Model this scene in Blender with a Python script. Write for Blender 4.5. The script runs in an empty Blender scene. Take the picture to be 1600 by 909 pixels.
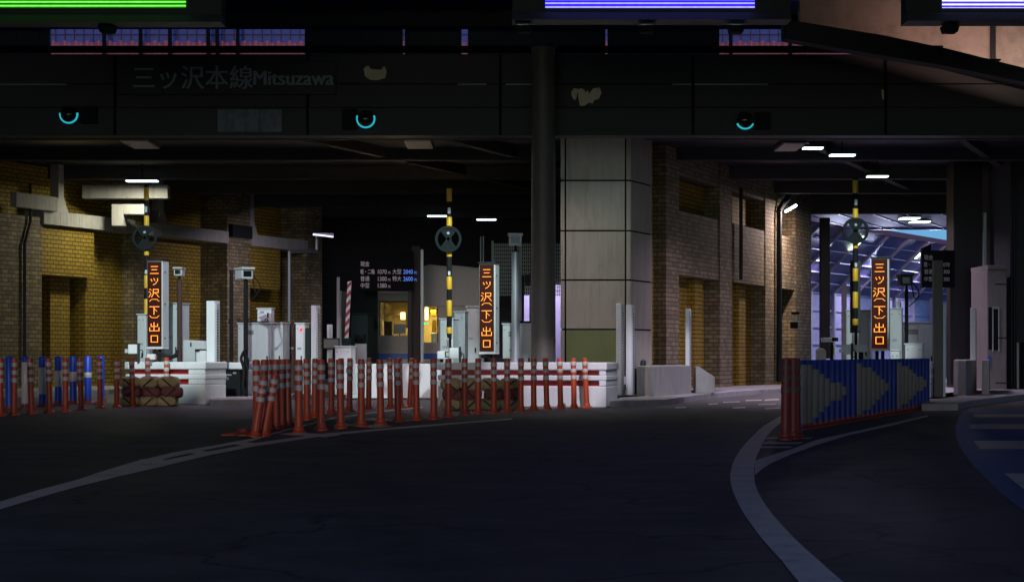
import bpy, bmesh, math, random
from mathutils import Vector, Matrix
random.seed(7)
R = math.radians
sc = bpy.context.scene
COL = sc.collection
# ---------------------------------------------------------------- frame of reference
F, H, C = 3111.0, 553.0, 1.15            # focal length and horizon in photo pixels, eye height in metres
DX, DY = 0.3584, 0.9336                  # direction the toll lanes run (about 21 degrees to the right)
YAW = R(-15)                             # gate equipment is turned square to the oncoming lanes
def X(px, Y): return (px - 800.0) * Y / F
def Z(py, Y): return C + (H - py) * Y / F
def gY(py, z=0.0): return F * (C - z) / (py - H)
def G(px, py, z=0.0):
    Y = gY(py, z); return (X(px, Y), Y, z)

# ---------------------------------------------------------------- materials
MATS = {}
def _n(nt, t, **kw):
    n = nt.nodes.new(t)
    for k, v in kw.items():
        if k in n.inputs: n.inputs[k].default_value = v
        else: setattr(n, k, v)
    return n
def mat(name, col, rough=.6, metal=0.0, var=.18, scale=6.0, bump=0.0, bscale=40.0, dirt=0.0, dcol=(.03, .027, .025), streak=False, emit=None, estr=1.0, spec=.5):
    m = bpy.data.materials.new(name); m.use_nodes = True
    nt = m.node_tree; b = nt.nodes['Principled BSDF']; L = nt.links.new
    b.inputs['Roughness'].default_value = rough; b.inputs['Metallic'].default_value = metal
    b.inputs['Specular IOR Level'].default_value = spec
    tc = _n(nt, 'ShaderNodeTexCoord')
    nz = _n(nt, 'ShaderNodeTexNoise', Scale=scale, Detail=6.0, Roughness=.65)
    L(tc.outputs['Object'], nz.inputs['Vector'])
    mx = _n(nt, 'ShaderNodeMix', data_type='RGBA')
    mx.inputs[6].default_value = (*[c * (1 - var) for c in col], 1); mx.inputs[7].default_value = (*[min(1, c * (1 + var)) for c in col], 1)
    L(nz.outputs['Fac'], mx.inputs[0]); out = mx.outputs[2]
    if dirt > 0:
        mp = _n(nt, 'ShaderNodeMapping'); L(tc.outputs['Object'], mp.inputs['Vector'])
        mp.inputs['Scale'].default_value = (3.0, 3.0, .35) if streak else (1, 1, 1)
        d = _n(nt, 'ShaderNodeTexNoise', Scale=2.2, Detail=8.0, Roughness=.7); L(mp.outputs[0], d.inputs['Vector'])
        rp = _n(nt, 'ShaderNodeValToRGB'); rp.color_ramp.elements[0].position = .48; rp.color_ramp.elements[1].position = .75
        L(d.outputs['Fac'], rp.inputs[0])
        mu = _n(nt, 'ShaderNodeMath', operation='MULTIPLY'); mu.inputs[1].default_value = dirt; L(rp.outputs[0], mu.inputs[0])
        m2 = _n(nt, 'ShaderNodeMix', data_type='RGBA'); L(mu.outputs[0], m2.inputs[0]); L(out, m2.inputs[6]); m2.inputs[7].default_value = (*dcol, 1)
        out = m2.outputs[2]
    L(out, b.inputs['Base Color'])
    if bump > 0:
        bn = _n(nt, 'ShaderNodeTexNoise', Scale=bscale, Detail=4.0); L(tc.outputs['Object'], bn.inputs['Vector'])
        bp = _n(nt, 'ShaderNodeBump', Strength=bump, Distance=.02); L(bn.outputs['Fac'], bp.inputs['Height']); L(bp.outputs[0], b.inputs['Normal'])
    if emit:
        b.inputs['Emission Color'].default_value = (*emit, 1); b.inputs['Emission Strength'].default_value = estr
    MATS[name] = m; return m
def brick(name, c1, c2, mortar, dirt=.5, dcol=(.04, .035, .03)):
    m = mat(name, c1, .75, dirt=dirt, dcol=dcol, streak=True)
    nt = m.node_tree; L = nt.links.new; b = nt.nodes['Principled BSDF']
    tc = [n for n in nt.nodes if n.type == 'TEX_COORD'][0]
    sp = _n(nt, 'ShaderNodeSeparateXYZ'); L(tc.outputs['Object'], sp.inputs[0])
    ad = _n(nt, 'ShaderNodeMath', operation='ADD'); L(sp.outputs[0], ad.inputs[0]); L(sp.outputs[1], ad.inputs[1])
    cb = _n(nt, 'ShaderNodeCombineXYZ'); L(ad.outputs[0], cb.inputs[0]); L(sp.outputs[2], cb.inputs[1])
    bt = _n(nt, 'ShaderNodeTexBrick', Scale=1.0); L(cb.outputs[0], bt.inputs['Vector'])
    bt.inputs['Brick Width'].default_value = .30; bt.inputs['Row Height'].default_value = .125
    bt.inputs['Mortar Size'].default_value = .014; bt.inputs['Mortar Smooth'].default_value = .1
    bt.inputs['Color1'].default_value = (*c1, 1); bt.inputs['Color2'].default_value = (*c2, 1); bt.inputs['Mortar'].default_value = (*mortar, 1)
    m2 = [n for n in nt.nodes if n.type == 'MIX'][-1]; L(bt.outputs['Color'], m2.inputs[6])
    bp = _n(nt, 'ShaderNodeBump', Strength=.8, Distance=.015, invert=True); L(bt.outputs['Fac'], bp.inputs['Height']); L(bp.outputs[0], b.inputs['Normal'])
    return m
def led_rows(name, dark, bright, period, strength):
    """A lit display board: rows of diodes with dark gaps between them."""
    m = bpy.data.materials.new(name); m.use_nodes = True; nt = m.node_tree; L = nt.links.new; b = nt.nodes['Principled BSDF']
    b.inputs['Base Color'].default_value = (.01, .01, .012, 1); b.inputs['Roughness'].default_value = .5
    tc = _n(nt, 'ShaderNodeTexCoord'); sp = _n(nt, 'ShaderNodeSeparateXYZ'); L(tc.outputs['Object'], sp.inputs[0])
    dv = _n(nt, 'ShaderNodeMath', operation='DIVIDE'); dv.inputs[1].default_value = period; L(sp.outputs[2], dv.inputs[0])
    fr = _n(nt, 'ShaderNodeMath', operation='FRACT'); L(dv.outputs[0], fr.inputs[0])
    pp = _n(nt, 'ShaderNodeMath', operation='PINGPONG'); pp.inputs[1].default_value = .5; L(fr.outputs[0], pp.inputs[0])
    rp = _n(nt, 'ShaderNodeValToRGB'); e = rp.color_ramp.elements; e[0].position = .20; e[0].color = (*dark, 1); e[1].position = .42; e[1].color = (*bright, 1)
    L(pp.outputs[0], rp.inputs[0])
    nz = _n(nt, 'ShaderNodeTexNoise', Scale=9.0); L(tc.outputs['Object'], nz.inputs['Vector'])
    mm = _n(nt, 'ShaderNodeMapRange'); L(nz.outputs['Fac'], mm.inputs[0]); mm.inputs[3].default_value = .7 * strength; mm.inputs[4].default_value = 1.3 * strength
    L(rp.outputs[0], b.inputs['Emission Color']); L(mm.outputs[0], b.inputs['Emission Strength'])
    return m

M = {}
M['asphalt'] = mat('asphalt', (.058, .054, .053), .72, var=.55, scale=42, bump=.5, bscale=220, dirt=.35, dcol=(.022, .021, .021))
def road_surface():
    m = M['asphalt']; nt = m.node_tree; L = nt.links.new; b = nt.nodes['Principled BSDF']
    tc = [n for n in nt.nodes if n.type == 'TEX_COORD'][0]; src = b.inputs['Base Color'].links[0].from_socket
    mp = _n(nt, 'ShaderNodeMapping'); L(tc.outputs['Object'], mp.inputs['Vector']); mp.inputs['Rotation'].default_value = (0, 0, R(21)); mp.inputs['Scale'].default_value = (1, .16, 1)
    n1 = _n(nt, 'ShaderNodeTexNoise', Scale=.55, Detail=5.0, Roughness=.6); L(mp.outputs[0], n1.inputs['Vector'])
    r1 = _n(nt, 'ShaderNodeMapRange'); L(n1.outputs['Fac'], r1.inputs[0]); r1.inputs[1].default_value = .3; r1.inputs[2].default_value = .7; r1.inputs[3].default_value = .62; r1.inputs[4].default_value = 1.55
    n2 = _n(nt, 'ShaderNodeTexNoise', Scale=.9, Detail=8.0, Roughness=.75); L(tc.outputs['Object'], n2.inputs['Vector'])
    r2 = _n(nt, 'ShaderNodeMapRange'); L(n2.outputs['Fac'], r2.inputs[0]); r2.inputs[1].default_value = .35; r2.inputs[2].default_value = .65; r2.inputs[3].default_value = .55; r2.inputs[4].default_value = 1.5
    vo = _n(nt, 'ShaderNodeTexVoronoi', feature='DISTANCE_TO_EDGE', Scale=.30); n3 = _n(nt, 'ShaderNodeTexNoise', Scale=1.4, Detail=6.0)
    L(tc.outputs['Object'], n3.inputs['Vector']); ad = _n(nt, 'ShaderNodeVectorMath', operation='ADD'); L(tc.outputs['Object'], ad.inputs[0]); L(n3.outputs['Color'], ad.inputs[1]); L(ad.outputs[0], vo.inputs['Vector'])
    cr = _n(nt, 'ShaderNodeMapRange'); L(vo.outputs['Distance'], cr.inputs[0]); cr.inputs[1].default_value = .003; cr.inputs[2].default_value = .011; cr.inputs[3].default_value = .22; cr.inputs[4].default_value = 1
    a = _n(nt, 'ShaderNodeMath', operation='MULTIPLY'); L(r1.outputs[0], a.inputs[0]); L(r2.outputs[0], a.inputs[1]); c = _n(nt, 'ShaderNodeMath', operation='MULTIPLY'); L(a.outputs[0], c.inputs[0]); L(cr.outputs[0], c.inputs[1])
    vm = _n(nt, 'ShaderNodeVectorMath', operation='SCALE'); L(src, vm.inputs[0]); L(c.outputs[0], vm.inputs['Scale']); L(vm.outputs[0], b.inputs['Base Color'])
    ro = _n(nt, 'ShaderNodeMapRange'); L(n1.outputs['Fac'], ro.inputs[0]); ro.inputs[1].default_value = .3; ro.inputs[2].default_value = .7; ro.inputs[3].default_value = .52; ro.inputs[4].default_value = .75; L(ro.outputs[0], b.inputs['Roughness'])
road_surface()
M['line'] = mat('road_paint_white', (.80, .68, .58), .6, var=.2, scale=25, dirt=.55, dcol=(.12, .11, .10))
M['blueline'] = mat('road_paint_blue', (.03, .10, .32), .6, var=.2, scale=20, dirt=.5, dcol=(.02, .03, .06))
M['conc'] = mat('concrete', (.36, .35, .33), .8, var=.2, scale=4, bump=.2, dirt=.55, dcol=(.12, .11, .10), streak=True)
M['concdark'] = mat('dark_concrete', (.045, .044, .048), .85, var=.3, scale=3, bump=.2, dirt=.6, dcol=(.03, .03, .03), streak=True)  # near-black concrete for decks, beams and far walls
M['concwarm'] = mat('ramp_concrete', (.40, .33, .29), .8, var=.25, scale=3, bump=.25, bscale=25, dirt=.6, dcol=(.13, .10, .09))
M['kerb'] = mat('kerb_concrete', (.34, .33, .32), .8, var=.2, scale=8, dirt=.5, dcol=(.12, .11, .11))
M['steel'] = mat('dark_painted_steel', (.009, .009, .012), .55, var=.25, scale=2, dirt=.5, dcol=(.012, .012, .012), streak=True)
M['steelseam'] = mat('blackened_steel', (.008, .008, .009), .85, spec=.1)
M['ceil'] = mat('ceiling_sheet', (.035, .036, .06), .38, var=.25, scale=2, dirt=.5, dcol=(.03, .03, .035), metal=.3)
M['black'] = mat('black_plastic', (.012, .012, .013), .75, spec=.15)
M['rubber'] = mat('black_rubber', (.016, .016, .017), .8, spec=.15)
M['white'] = mat('white_paint', (.76, .78, .78), .5, var=.06, dirt=.22, dcol=(.40, .39, .37), streak=True)
M['cabinet'] = mat('cabinet_grey_paint', (.50, .54, .53), .45, var=.08, dirt=.28, dcol=(.22, .22, .21), streak=True)
M['greymet'] = mat('galvanised_steel', (.40, .45, .46), .42, metal=.55, var=.15, scale=12, dirt=.3, dcol=(.18, .18, .17), streak=True)
M['dkgreen'] = mat('dark_green_paint', (.018, .035, .030), .7, dirt=.3, spec=.2)
M['wheel'] = mat('dark_wheel_paint', (.010, .017, .017), .8, spec=.12)
M['red'] = mat('red_reflective', (.34, .018, .022), .4, var=.15)
M['orange'] = mat('orange_plastic', (.52, .075, .022), .45, var=.14, scale=9, dirt=.4, dcol=(.16, .03, .015), streak=True)
M['orangeold'] = mat('faded_red_plastic', (.26, .035, .022), .5, var=.2, scale=9, dirt=.5, dcol=(.07, .02, .015), streak=True)
M['band'] = mat('reflective_sheet', (.56, .52, .48), .35, var=.12, scale=20, dirt=.3, dcol=(.2, .18, .16))
M['bandold'] = mat('grimy_reflective_sheet', (.17, .09, .07), .6, var=.3, scale=20, dirt=.5)
M['blue'] = mat('blue_plastic', (.015, .06, .50), .42, var=.15, scale=9, dirt=.3, dcol=(.008, .02, .14), streak=True)
M['shadeblue'] = mat('shaded_blue_plastic', (.010, .032, .27), .5, var=.2, scale=9, dirt=.45, dcol=(.006, .012, .07), streak=True)  # blue plastic darkened to put the right row's shade into its colour
M['shadewhite'] = mat('shaded_weathered_sleeve', (.26, .235, .195), .6, var=.2, scale=14, dirt=.7, dcol=(.10, .09, .075), streak=True)  # weathered sleeve, darkened further to paint in the right row's shade
M['yellow'] = mat('yellow_paint', (.70, .42, .02), .45, var=.08, dirt=.15)
M['tan'] = mat('tan_sandbag_cloth', (.50, .40, .20), .9, var=.25, scale=14, bump=.5, bscale=50, dirt=.4)
M['maroon'] = mat('maroon_sandbag_cloth', (.26, .09, .08), .9, var=.25, scale=14, bump=.5, bscale=50, dirt=.3)
M['strap'] = mat('brown_strap', (.06, .030, .022), .8)
M['colpanel'] = mat('column_cladding', (.40, .36, .295), .7, var=.16, scale=1.2, bump=.05, dirt=.6, dcol=(.17, .15, .13), streak=True)
M['mildew'] = mat('green_stained_cladding', (.20, .225, .09), .7, var=.2, scale=1.5, dirt=.5, dcol=(.14, .15, .09))
M['rustycol'] = mat('stained_steel_column', (.115, .105, .09), .5, var=.3, scale=2.2, dirt=.6, dcol=(.05, .035, .03), streak=True)
M['rustpost'] = mat('rusted_dark_steel', (.045, .035, .028), .7, var=.4, scale=5, dirt=.5, dcol=(.10, .05, .03), streak=True)
M['yb'] = brick('yellow_brick', (.36, .235, .018), (.28, .18, .014), (.05, .035, .008), .45, (.08, .055, .01))
M['pb'] = brick('buff_brick', (.35, .28, .15), (.17, .13, .065), (.075, .062, .045), .8, (.07, .055, .04))
M['ob'] = brick('olive_brick', (.44, .29, .018), (.32, .205, .014), (.045, .03, .006), .5, (.03, .025, .01))
M['door'] = mat('grey_door_paint', (.22, .21, .21), .5, var=.1, dirt=.3)
M['paint'] = mat('bare_patch', (.72, .64, .44), .8, var=.15)
M['sheen'] = mat('painted_reflection', (.11, .12, .16), .5, metal=.3, var=.6, scale=5, dirt=.95, dcol=(.02, .022, .025), streak=True)  # streaky grey-blue that paints a reflection into the surface colour
M['letter'] = mat('dull_lettering', (.30, .34, .38), .6)
M['ledface'] = mat('led_face', (.02, .008, .006), .5, emit=(.028, .004, .001), estr=1.0, spec=.1)
M['ledtext'] = mat('led_amber', (.02, .01, .005), .5, emit=(1.0, .20, .010), estr=1.9, var=0)
M['ledcore'] = mat('led_amber_core', (.02, .01, .005), .5, emit=(1.0, .50, .06), estr=3.2, var=0)
M['cyan'] = mat('signal_cyan', (.02, .2, .2), .4, emit=(.02, .55, .64), estr=.8, var=0)
M['lampwhite'] = mat('lit_tube', (.8, .8, .8), .4, emit=(.72, .95, 1.0), estr=5.0, var=0)
M['lampgreen'] = mat('lit_greenish_tube', (.8, .8, .8), .4, emit=(.75, 1.0, .72), estr=4.0, var=0)
M['diffuser'] = mat('unlit_diffuser', (.55, .47, .44), .4, var=.1)
M['glass'] = mat('dark_glass', (.01, .012, .014), .08, var=0)
M['noiseblue'] = mat('barrier_sheet', (.27, .245, .50), .35, var=.3, scale=1.5, dirt=.5, dcol=(.13, .10, .24))
M['noisepale'] = mat('barrier_sheet_pale', (.60, .50, .74), .4, var=.2, scale=2, dirt=.4, dcol=(.30, .26, .44))
M['decksheet'] = mat('roof_sheet', (.20, .18, .36), .55, var=.25, scale=2)
M['glaze'] = mat('blue_glazing', (.15, .145, .36), .7, spec=.1, var=.35, scale=1.2, dirt=.5, dcol=(.05, .06, .2))
M['rib'] = mat('barrier_rib', (.52, .45, .52), .45, var=.2, scale=3, dirt=.3, dcol=(.3, .25, .3))
M['pinksheet'] = mat('red_corrugated_sheet', (.62, .14, .16), .5, var=.2, scale=3)
M['warm'] = mat('booth_interior_paint', (.42, .34, .14), .6, var=.12)
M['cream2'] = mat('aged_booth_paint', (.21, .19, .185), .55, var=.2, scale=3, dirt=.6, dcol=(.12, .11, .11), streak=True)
M['cream'] = mat('booth_cream_paint', (.66, .60, .54), .5, var=.08, dirt=.2, dcol=(.4, .36, .32), streak=True)
M['stripe'] = mat('booth_blue_stripe', (.02, .13, .55), .4)
M['screen'] = mat('monitor_black', (.008, .008, .01), .25)
M['warmlamp'] = mat('warm_lamp', (.8, .7, .4), .4, emit=(1.0, .80, .30), estr=3.0, var=0)
M['greenlamp'] = mat('green_lamp', (.1, .5, .3), .4, emit=(.1, 1.0, .5), estr=1.0, var=0)
M['redlamp'] = mat('red_lamp', (.5, .02, .03), .4, emit=(1.0, .03, .05), estr=1.2, var=0)
M['blueled'] = mat('blue_digit', (.02, .05, .2), .5, emit=(.10, .22, .85), estr=.9, var=0)
M['paleled'] = mat('pale_digit', (.15, .14, .14), .5, emit=(.36, .30, .33), estr=.45, var=0)
M['dimled'] = mat('dim_digit', (.12, .12, .13), .5, emit=(.2, .2, .22), estr=.22, var=0)
M['rowgreen'] = led_rows('green_display', (.008, .10, .003), (.16, 1.0, .07), .070, 1.5)
M['rowblue'] = led_rows('blue_display', (.012, .002, .75), (.34, .32, 1.0), .070, 1.6)
M['rowwhite'] = led_rows('pale_blue_display', (.03, .02, .55), (.62, .60, 1.0), .070, 2.2)

# ---------------------------------------------------------------- object helpers
ORG = {}
class MB:
    def __init__(s): s.v, s.f, s.mi, s.cur = [], [], [], 0
    def add(s, vs, fs):
        o = len(s.v); s.v += [tuple(v) for v in vs]; s.f += [tuple(i + o for i in f) for f in fs]; s.mi += [s.cur] * len(fs); return s
    def hexa(s, b, t):
        return s.add(list(b) + list(t), [(3, 2, 1, 0), (4, 5, 6, 7), (0, 1, 5, 4), (1, 2, 6, 5), (2, 3, 7, 6), (3, 0, 4, 7)])
    def box(s, x0, x1, y0, y1, z0, z1):
        return s.hexa([(x0, y0, z0), (x1, y0, z0), (x1, y1, z0), (x0, y1, z0)], [(x0, y0, z1), (x1, y0, z1), (x1, y1, z1), (x0, y1, z1)])
    def pbox(s, px0, px1, py0, py1, Y, d): return s.box(X(px0, Y), X(px1, Y), Y, Y + d, Z(py1, Y), Z(py0, Y))
    def prism(s, poly, z0, z1):
        n = len(poly); vs = [(x, y, z0) for x, y in poly] + [(x, y, z1) for x, y in poly]
        return s.add(vs, [tuple(range(n - 1, -1, -1)), tuple(range(n, 2 * n))] + [(i, (i + 1) % n, n + (i + 1) % n, n + i) for i in range(n)])
    def prism_y(s, poly, y0, y1):
        """Outline in x/z given thickness along y (outline counter-clockwise seen from -y)."""
        n = len(poly); vs = [(x, y0, z) for x, z in poly] + [(x, y1, z) for x, z in poly]
        return s.add(vs, [tuple(range(n)), tuple(range(2 * n - 1, n - 1, -1))] + [(i, n + i, n + (i + 1) % n, (i + 1) % n) for i in range(n)])
    def cyl(s, p0, p1, r0, r1=None, n=14):
        r1 = r0 if r1 is None else r1; p0, p1 = Vector(p0), Vector(p1); a = (p1 - p0).normalized()
        u = a.orthogonal().normalized(); w = a.cross(u); vs = []
        for p, r in ((p0, r0), (p1, r1)):
            vs += [p + (u * math.cos(2 * math.pi * i / n) + w * math.sin(2 * math.pi * i / n)) * r for i in range(n)]
        return s.add(vs, [tuple(range(n - 1, -1, -1)), tuple(range(n, 2 * n))] + [(i, (i + 1) % n, n + (i + 1) % n, n + i) for i in range(n)])
    def lathe(s, prof, cx, cy, n=18):
        vs = [(cx + r * math.cos(2 * math.pi * i / n), cy + r * math.sin(2 * math.pi * i / n), z) for r, z in prof for i in range(n)]
        fs = [tuple(range(n - 1, -1, -1)), tuple((len(prof) - 1) * n + i for i in range(n))]
        for k in range(len(prof) - 1):
            fs += [(k * n + i, k * n + (i + 1) % n, (k + 1) * n + (i + 1) % n, (k + 1) * n + i) for i in range(n)]
        return s.add(vs, fs)
    def tube(s, pts, r, n=8):
        for a, b in zip(pts, pts[1:]): s.cyl(a, b, r, r, n)
        return s
    def ring_y(s, cx, cy, cz, ro, ri, d, n=36, a0=0, a1=2 * math.pi):
        """Flat ring (or arc) facing -y."""
        full = abs(a1 - a0 - 2 * math.pi) < 1e-6; k = n if full else n + 1; vs = []
        for i in range(k):
            a = a0 + (a1 - a0) * i / n; c, q = math.cos(a), math.sin(a)
            vs += [(cx + ro * c, cy, cz + ro * q), (cx + ri * c, cy, cz + ri * q), (cx + ri * c, cy + d, cz + ri * q), (cx + ro * c, cy + d, cz + ro * q)]
        fs = []
        for i in range(n):
            a, b = 4 * i, 4 * ((i + 1) % k)
            for j in range(4): fs.append((a + j, a + (j + 1) % 4, b + (j + 1) % 4, b + j))
        if not full: fs += [(3, 2, 1, 0), tuple(4 * n + j for j in range(4))]
        return s.add(vs, fs)
    def rotz(s, ang, cx, cy, start=0):
        c, q = math.cos(ang), math.sin(ang)
        s.v = s.v[:start] + [(cx + (x - cx) * c - (y - cy) * q, cy + (x - cx) * q + (y - cy) * c, z) for x, y, z in s.v[start:]]; return s
    def build(s, name, m, parent=None, local=False, bevel=0, smooth=False, hide=None):
        o = (0, 0, 0)
        if parent is not None and not local:
            r = parent
            while r.parent: r = r.parent
            o = r.location
        me = bpy.data.meshes.new(name)
        me.from_pydata([(a - o[0], b - o[1], c - o[2]) for a, b, c in s.v], [], s.f)
        for q in (m if isinstance(m, (list, tuple)) else [m]): me.materials.append(q)
        for p, i in zip(me.polygons, s.mi): p.material_index = i
        bm = bmesh.new(); bm.from_mesh(me); bmesh.ops.recalc_face_normals(bm, faces=bm.faces); bm.to_mesh(me); bm.free()
        ob = bpy.data.objects.new(name, me); COL.objects.link(ob)
        if parent is not None: ob.parent = parent
        if smooth:
            for p in me.polygons: p.use_smooth = True
            me.set_sharp_from_angle(angle=R(40))
        if bevel:
            b = ob.modifiers.new('edge', 'BEVEL'); b.width = bevel; b.segments = 2; b.limit_method = 'ANGLE'; b.angle_limit = R(40)
        return ob
def tag(o, label, cat, group=None):
    o['label'] = label; o['category'] = cat; o['kind'] = 'thing'
    if group: o['group'] = group
    return o
def thing(name, label, cat, loc=(0, 0, 0), group=None, rz=0):
    o = bpy.data.objects.new(name, None); o.empty_display_size = .2; COL.objects.link(o); o.location = loc; o.rotation_euler = (0, 0, rz)
    return tag(o, label, cat, group)
def struct(name, mb, m, **kw):
    o = mb.build(name, m, **kw); o['kind'] = 'structure'; return o
def kids(o): return list(o.children)
def dup(o, parent=None):
    c = o.copy(); COL.objects.link(c)
    if parent is not None: c.parent = parent
    for ch in kids(o): dup(ch, c)
    return c
def spot(name, loc, to, power, col, ang, blend=.5, r=.06):
    l = bpy.data.lights.new(name, 'SPOT'); l.energy = power; l.color = col; l.spot_size = R(ang); l.spot_blend = blend; l.shadow_soft_size = r
    o = bpy.data.objects.new(name, l); COL.objects.link(o); o.location = loc; o.rotation_euler = (Vector(to) - Vector(loc)).to_track_quat('-Z', 'Y').to_euler(); return o
def area(name, loc, to, power, col, sx, sy, spread=180):
    l = bpy.data.lights.new(name, 'AREA'); l.shape = 'RECTANGLE'; l.size = sx; l.size_y = sy; l.energy = power; l.color = col; l.spread = R(spread)
    o = bpy.data.objects.new(name, l); COL.objects.link(o); o.location = loc; o.rotation_euler = (Vector(to) - Vector(loc)).to_track_quat('-Z', 'Y').to_euler(); return o
NTH = ['first', 'second', 'third', 'fourth', 'fifth', 'sixth', 'seventh', 'eighth', 'ninth', 'tenth', 'eleventh', 'twelfth', 'thirteenth', 'fourteenth', 'fifteenth',
       'sixteenth', 'seventeenth', 'eighteenth', 'nineteenth', 'twentieth', 'twenty-first', 'twenty-second', 'twenty-third', 'twenty-fourth', 'twenty-fifth',
       'twenty-sixth', 'twenty-seventh', 'twenty-eighth', 'twenty-ninth', 'thirtieth', 'thirty-first', 'thirty-second']
def text_mb(txt, size, cx, y, cz, align='CENTER', depth=.004, squeeze=1.0, bold=0.0):
    """Flat lettering facing -y, as mesh."""
    cu = bpy.data.curves.new('lettering', 'FONT'); cu.body = txt; cu.size = size; cu.align_x = align; cu.align_y = 'CENTER'; cu.extrude = depth; cu.offset = bold
    ob = bpy.data.objects.new('lettering', cu); COL.objects.link(ob); bpy.context.view_layer.update()
    me = bpy.data.meshes.new_from_object(ob.evaluated_get(bpy.context.evaluated_depsgraph_get()))
    m = MB(); m.add([(cx + v.co.x * squeeze, y - v.co.z, cz + v.co.y) for v in me.vertices], [tuple(p.vertices) for p in me.polygons])
    bpy.data.objects.remove(ob); bpy.data.meshes.remove(me); bpy.data.curves.remove(cu)
    return m

# ================================================================ THE SETTING
g = MB(); g.box(-400, 400, -60, 900, -.3, 0); struct('ground', g, M['asphalt'])
def strip(name, rows, m, z=.004, horizontal=True):
    """Painted marking: pairs of edge points given as photo pixels on the road."""
    s = MB(); vs = []
    for r in rows:
        if horizontal: y, a, b = r; vs += [G(a, y, z), G(b, y, z)]
        else: x, a, b = r; vs += [G(x, a, z), G(x, b, z)]
    n = len(rows); s.add(vs, [(2 * i, 2 * i + 1, 2 * i + 3, 2 * i + 2) for i in range(n - 1)])
    return s.build(name, m)
def paint(name, *a, **k):
    o = strip(name, *a, **k); o['kind'] = 'structure'; return o
paint('gore_line', [(985, 1330, 1420), (950, 1288, 1368), (909, 1249, 1319), (890, 1233, 1296), (874, 1221, 1279), (856, 1204, 1258), (839, 1189, 1240), (820, 1175, 1222), (804, 1163.5, 1208), (785, 1153, 1194), (769, 1146, 1185), (755, 1142, 1179.5), (741, 1140.7, 1178.5),
                     (725, 1144.5, 1178.7), (713, 1150, 1182), (702, 1157, 1187.4), (691, 1166, 1192), (682, 1175, 1197), (672, 1185, 1206), (664, 1195, 1215), (650, 1219, 1234)], M['line'])
paint('gore_line', [(1179.5, 720.5, 742), (1187, 716.5, 735), (1205, 710.5, 723), (1237, 701, 709), (1275, 687, 695), (1322, 676.5, 680.5), (1400, 659, 663), (1450, 648, 650.5)], M['line'], z=.006, horizontal=False)
for y0, y1, xa, xb in ((683, 685, 1198, 1272), (690.5, 693, 1194, 1256), (697, 699.2, 1190.5, 1240)):
    paint('gore_hatch', [(y0, xa, xb), (y1, xa - 2, xb - 7)], M['line'], z=.008)
paint('edge_line', [(-90, 804, 819), (0, 783, 795), (60, 765, 777), (120, 749, 760), (180, 734, 745), (250, 720, 729), (330, 704, 710), (400, 691.5, 696.5), (500, 677.5, 681.5), (600, 668.5, 671.5), (700, 660.5, 663), (800, 653, 655)], M['line'], horizontal=False)
paint('edge_line', [(105, 754, 757.5), (150, 739, 746), (205, 722, 731), (270, 706.5, 713), (330, 696, 700.5), (395, 684.5, 688), (450, 669, 672), (520, 652, 654.5), (600, 641, 643), (660, 635, 636.6)], M['line'], z=.006, horizontal=False)
for xa, xb, ya, yb in ((215, 262, 718, 722), (285, 330, 706, 708), (352, 400, 692, 694), (430, 520, 678, 680), (520, 600, 664, 666), (560, 640, 655, 656.5)):
    s = MB(); s.add([G(xa, ya, .008), G(xa + 22, ya - 3, .008), G(xb + 14, yb + 2 - 3, .008), G(xb - 12, yb + 2.5, .008)], [(0, 3, 2, 1)]); struct('gore_hatch', s, M['line'])
paint('blue_lane', [(900, 1690, 1900), (840, 1640, 1800), (797, 1600, 1760), (774, 1569, 1740), (749, 1543, 1720), (726, 1520, 1700), (703, 1503, 1680), (683, 1494.5, 1660), (666, 1493, 1650), (648.7, 1500, 1640), (640, 1514, 1640)], M['blueline'])
for r in ([(646.7, 1523, 1640), (651.5, 1521, 1640)], [(662, 1515, 1660), (669.8, 1515, 1660)], [(688, 1520, 1680), (701, 1531, 1680)], [(739, 1569, 1720), (764, 1600, 1740)]):
    paint('lane_bar', r, M['line'], z=.008)
for xa, xb, y in ((1055, 1072, 636.6), (1145, 1165, 636.8), (1107, 1122, 631), (1130, 1156, 628), (1165, 1190, 625.4), (1195, 1217, 624.5), (1185, 1212, 631.5), (1195, 1218, 638)):
    s = MB(); s.add([G(xa, y - .6, .006), G(xb, y - 1.4, .006), G(xb, y - .1, .006), G(xa, y + .7, .006)], [(0, 3, 2, 1)]); struct('lane_dash', s, M['line'])
def slab(name, pts, m, z=.14):
    """Raised pavement from photo pixels of its kerb foot (z = 0)."""
    s = MB(); s.prism([G(x, y)[:2] for x, y in pts], -.05, z); return struct(name, s, m, bevel=.015)
slab('pavement', [(953, 636.5), (1042, 633), (1100, 623.5), (1160, 617.5), (1225, 613.5), (1270, 611), (1262, 606), (1150, 609), (1040, 612), (960, 620)], M['kerb'])
slab('pavement', [(328, 634), (396, 633), (470, 622), (545, 615), (560, 608), (380, 609), (330, 615)], M['kerb'])
slab('pavement', [(1440, 641.5), (1497, 641), (1512, 636), (1600, 624), (1680, 616), (1680, 604), (1500, 604), (1450, 612)], M['kerb'])
slab('pavement', [(-60, 622), (60, 620), (170, 616), (200, 611), (190, 604), (-60, 607)], M['kerb'])
def isle(px, py, w, l):
    x, y, _ = G(px, py); s = MB(); s.prism([(x, y), (x + w * .966, y - w * .259), (x + w * .966 + l * DX, y - w * .259 + l * DY), (x + l * DX, y + l * DY)], -.05, .14); return struct('traffic_island', s, M['kerb'], bevel=.02)
isle(200, 628, 1.75, 9); isle(690, 632, 3.5, 12); isle(1400, 632, .9, 9)
s = MB(); s.pbox(540, 690, 568, 622, 50.5, .35)     # low white kerb wall of the second island
tag(s.build('island_wall', M['white'], bevel=.02), 'long low white wall behind the orange posts, below the booth windows', 'low wall')

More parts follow.
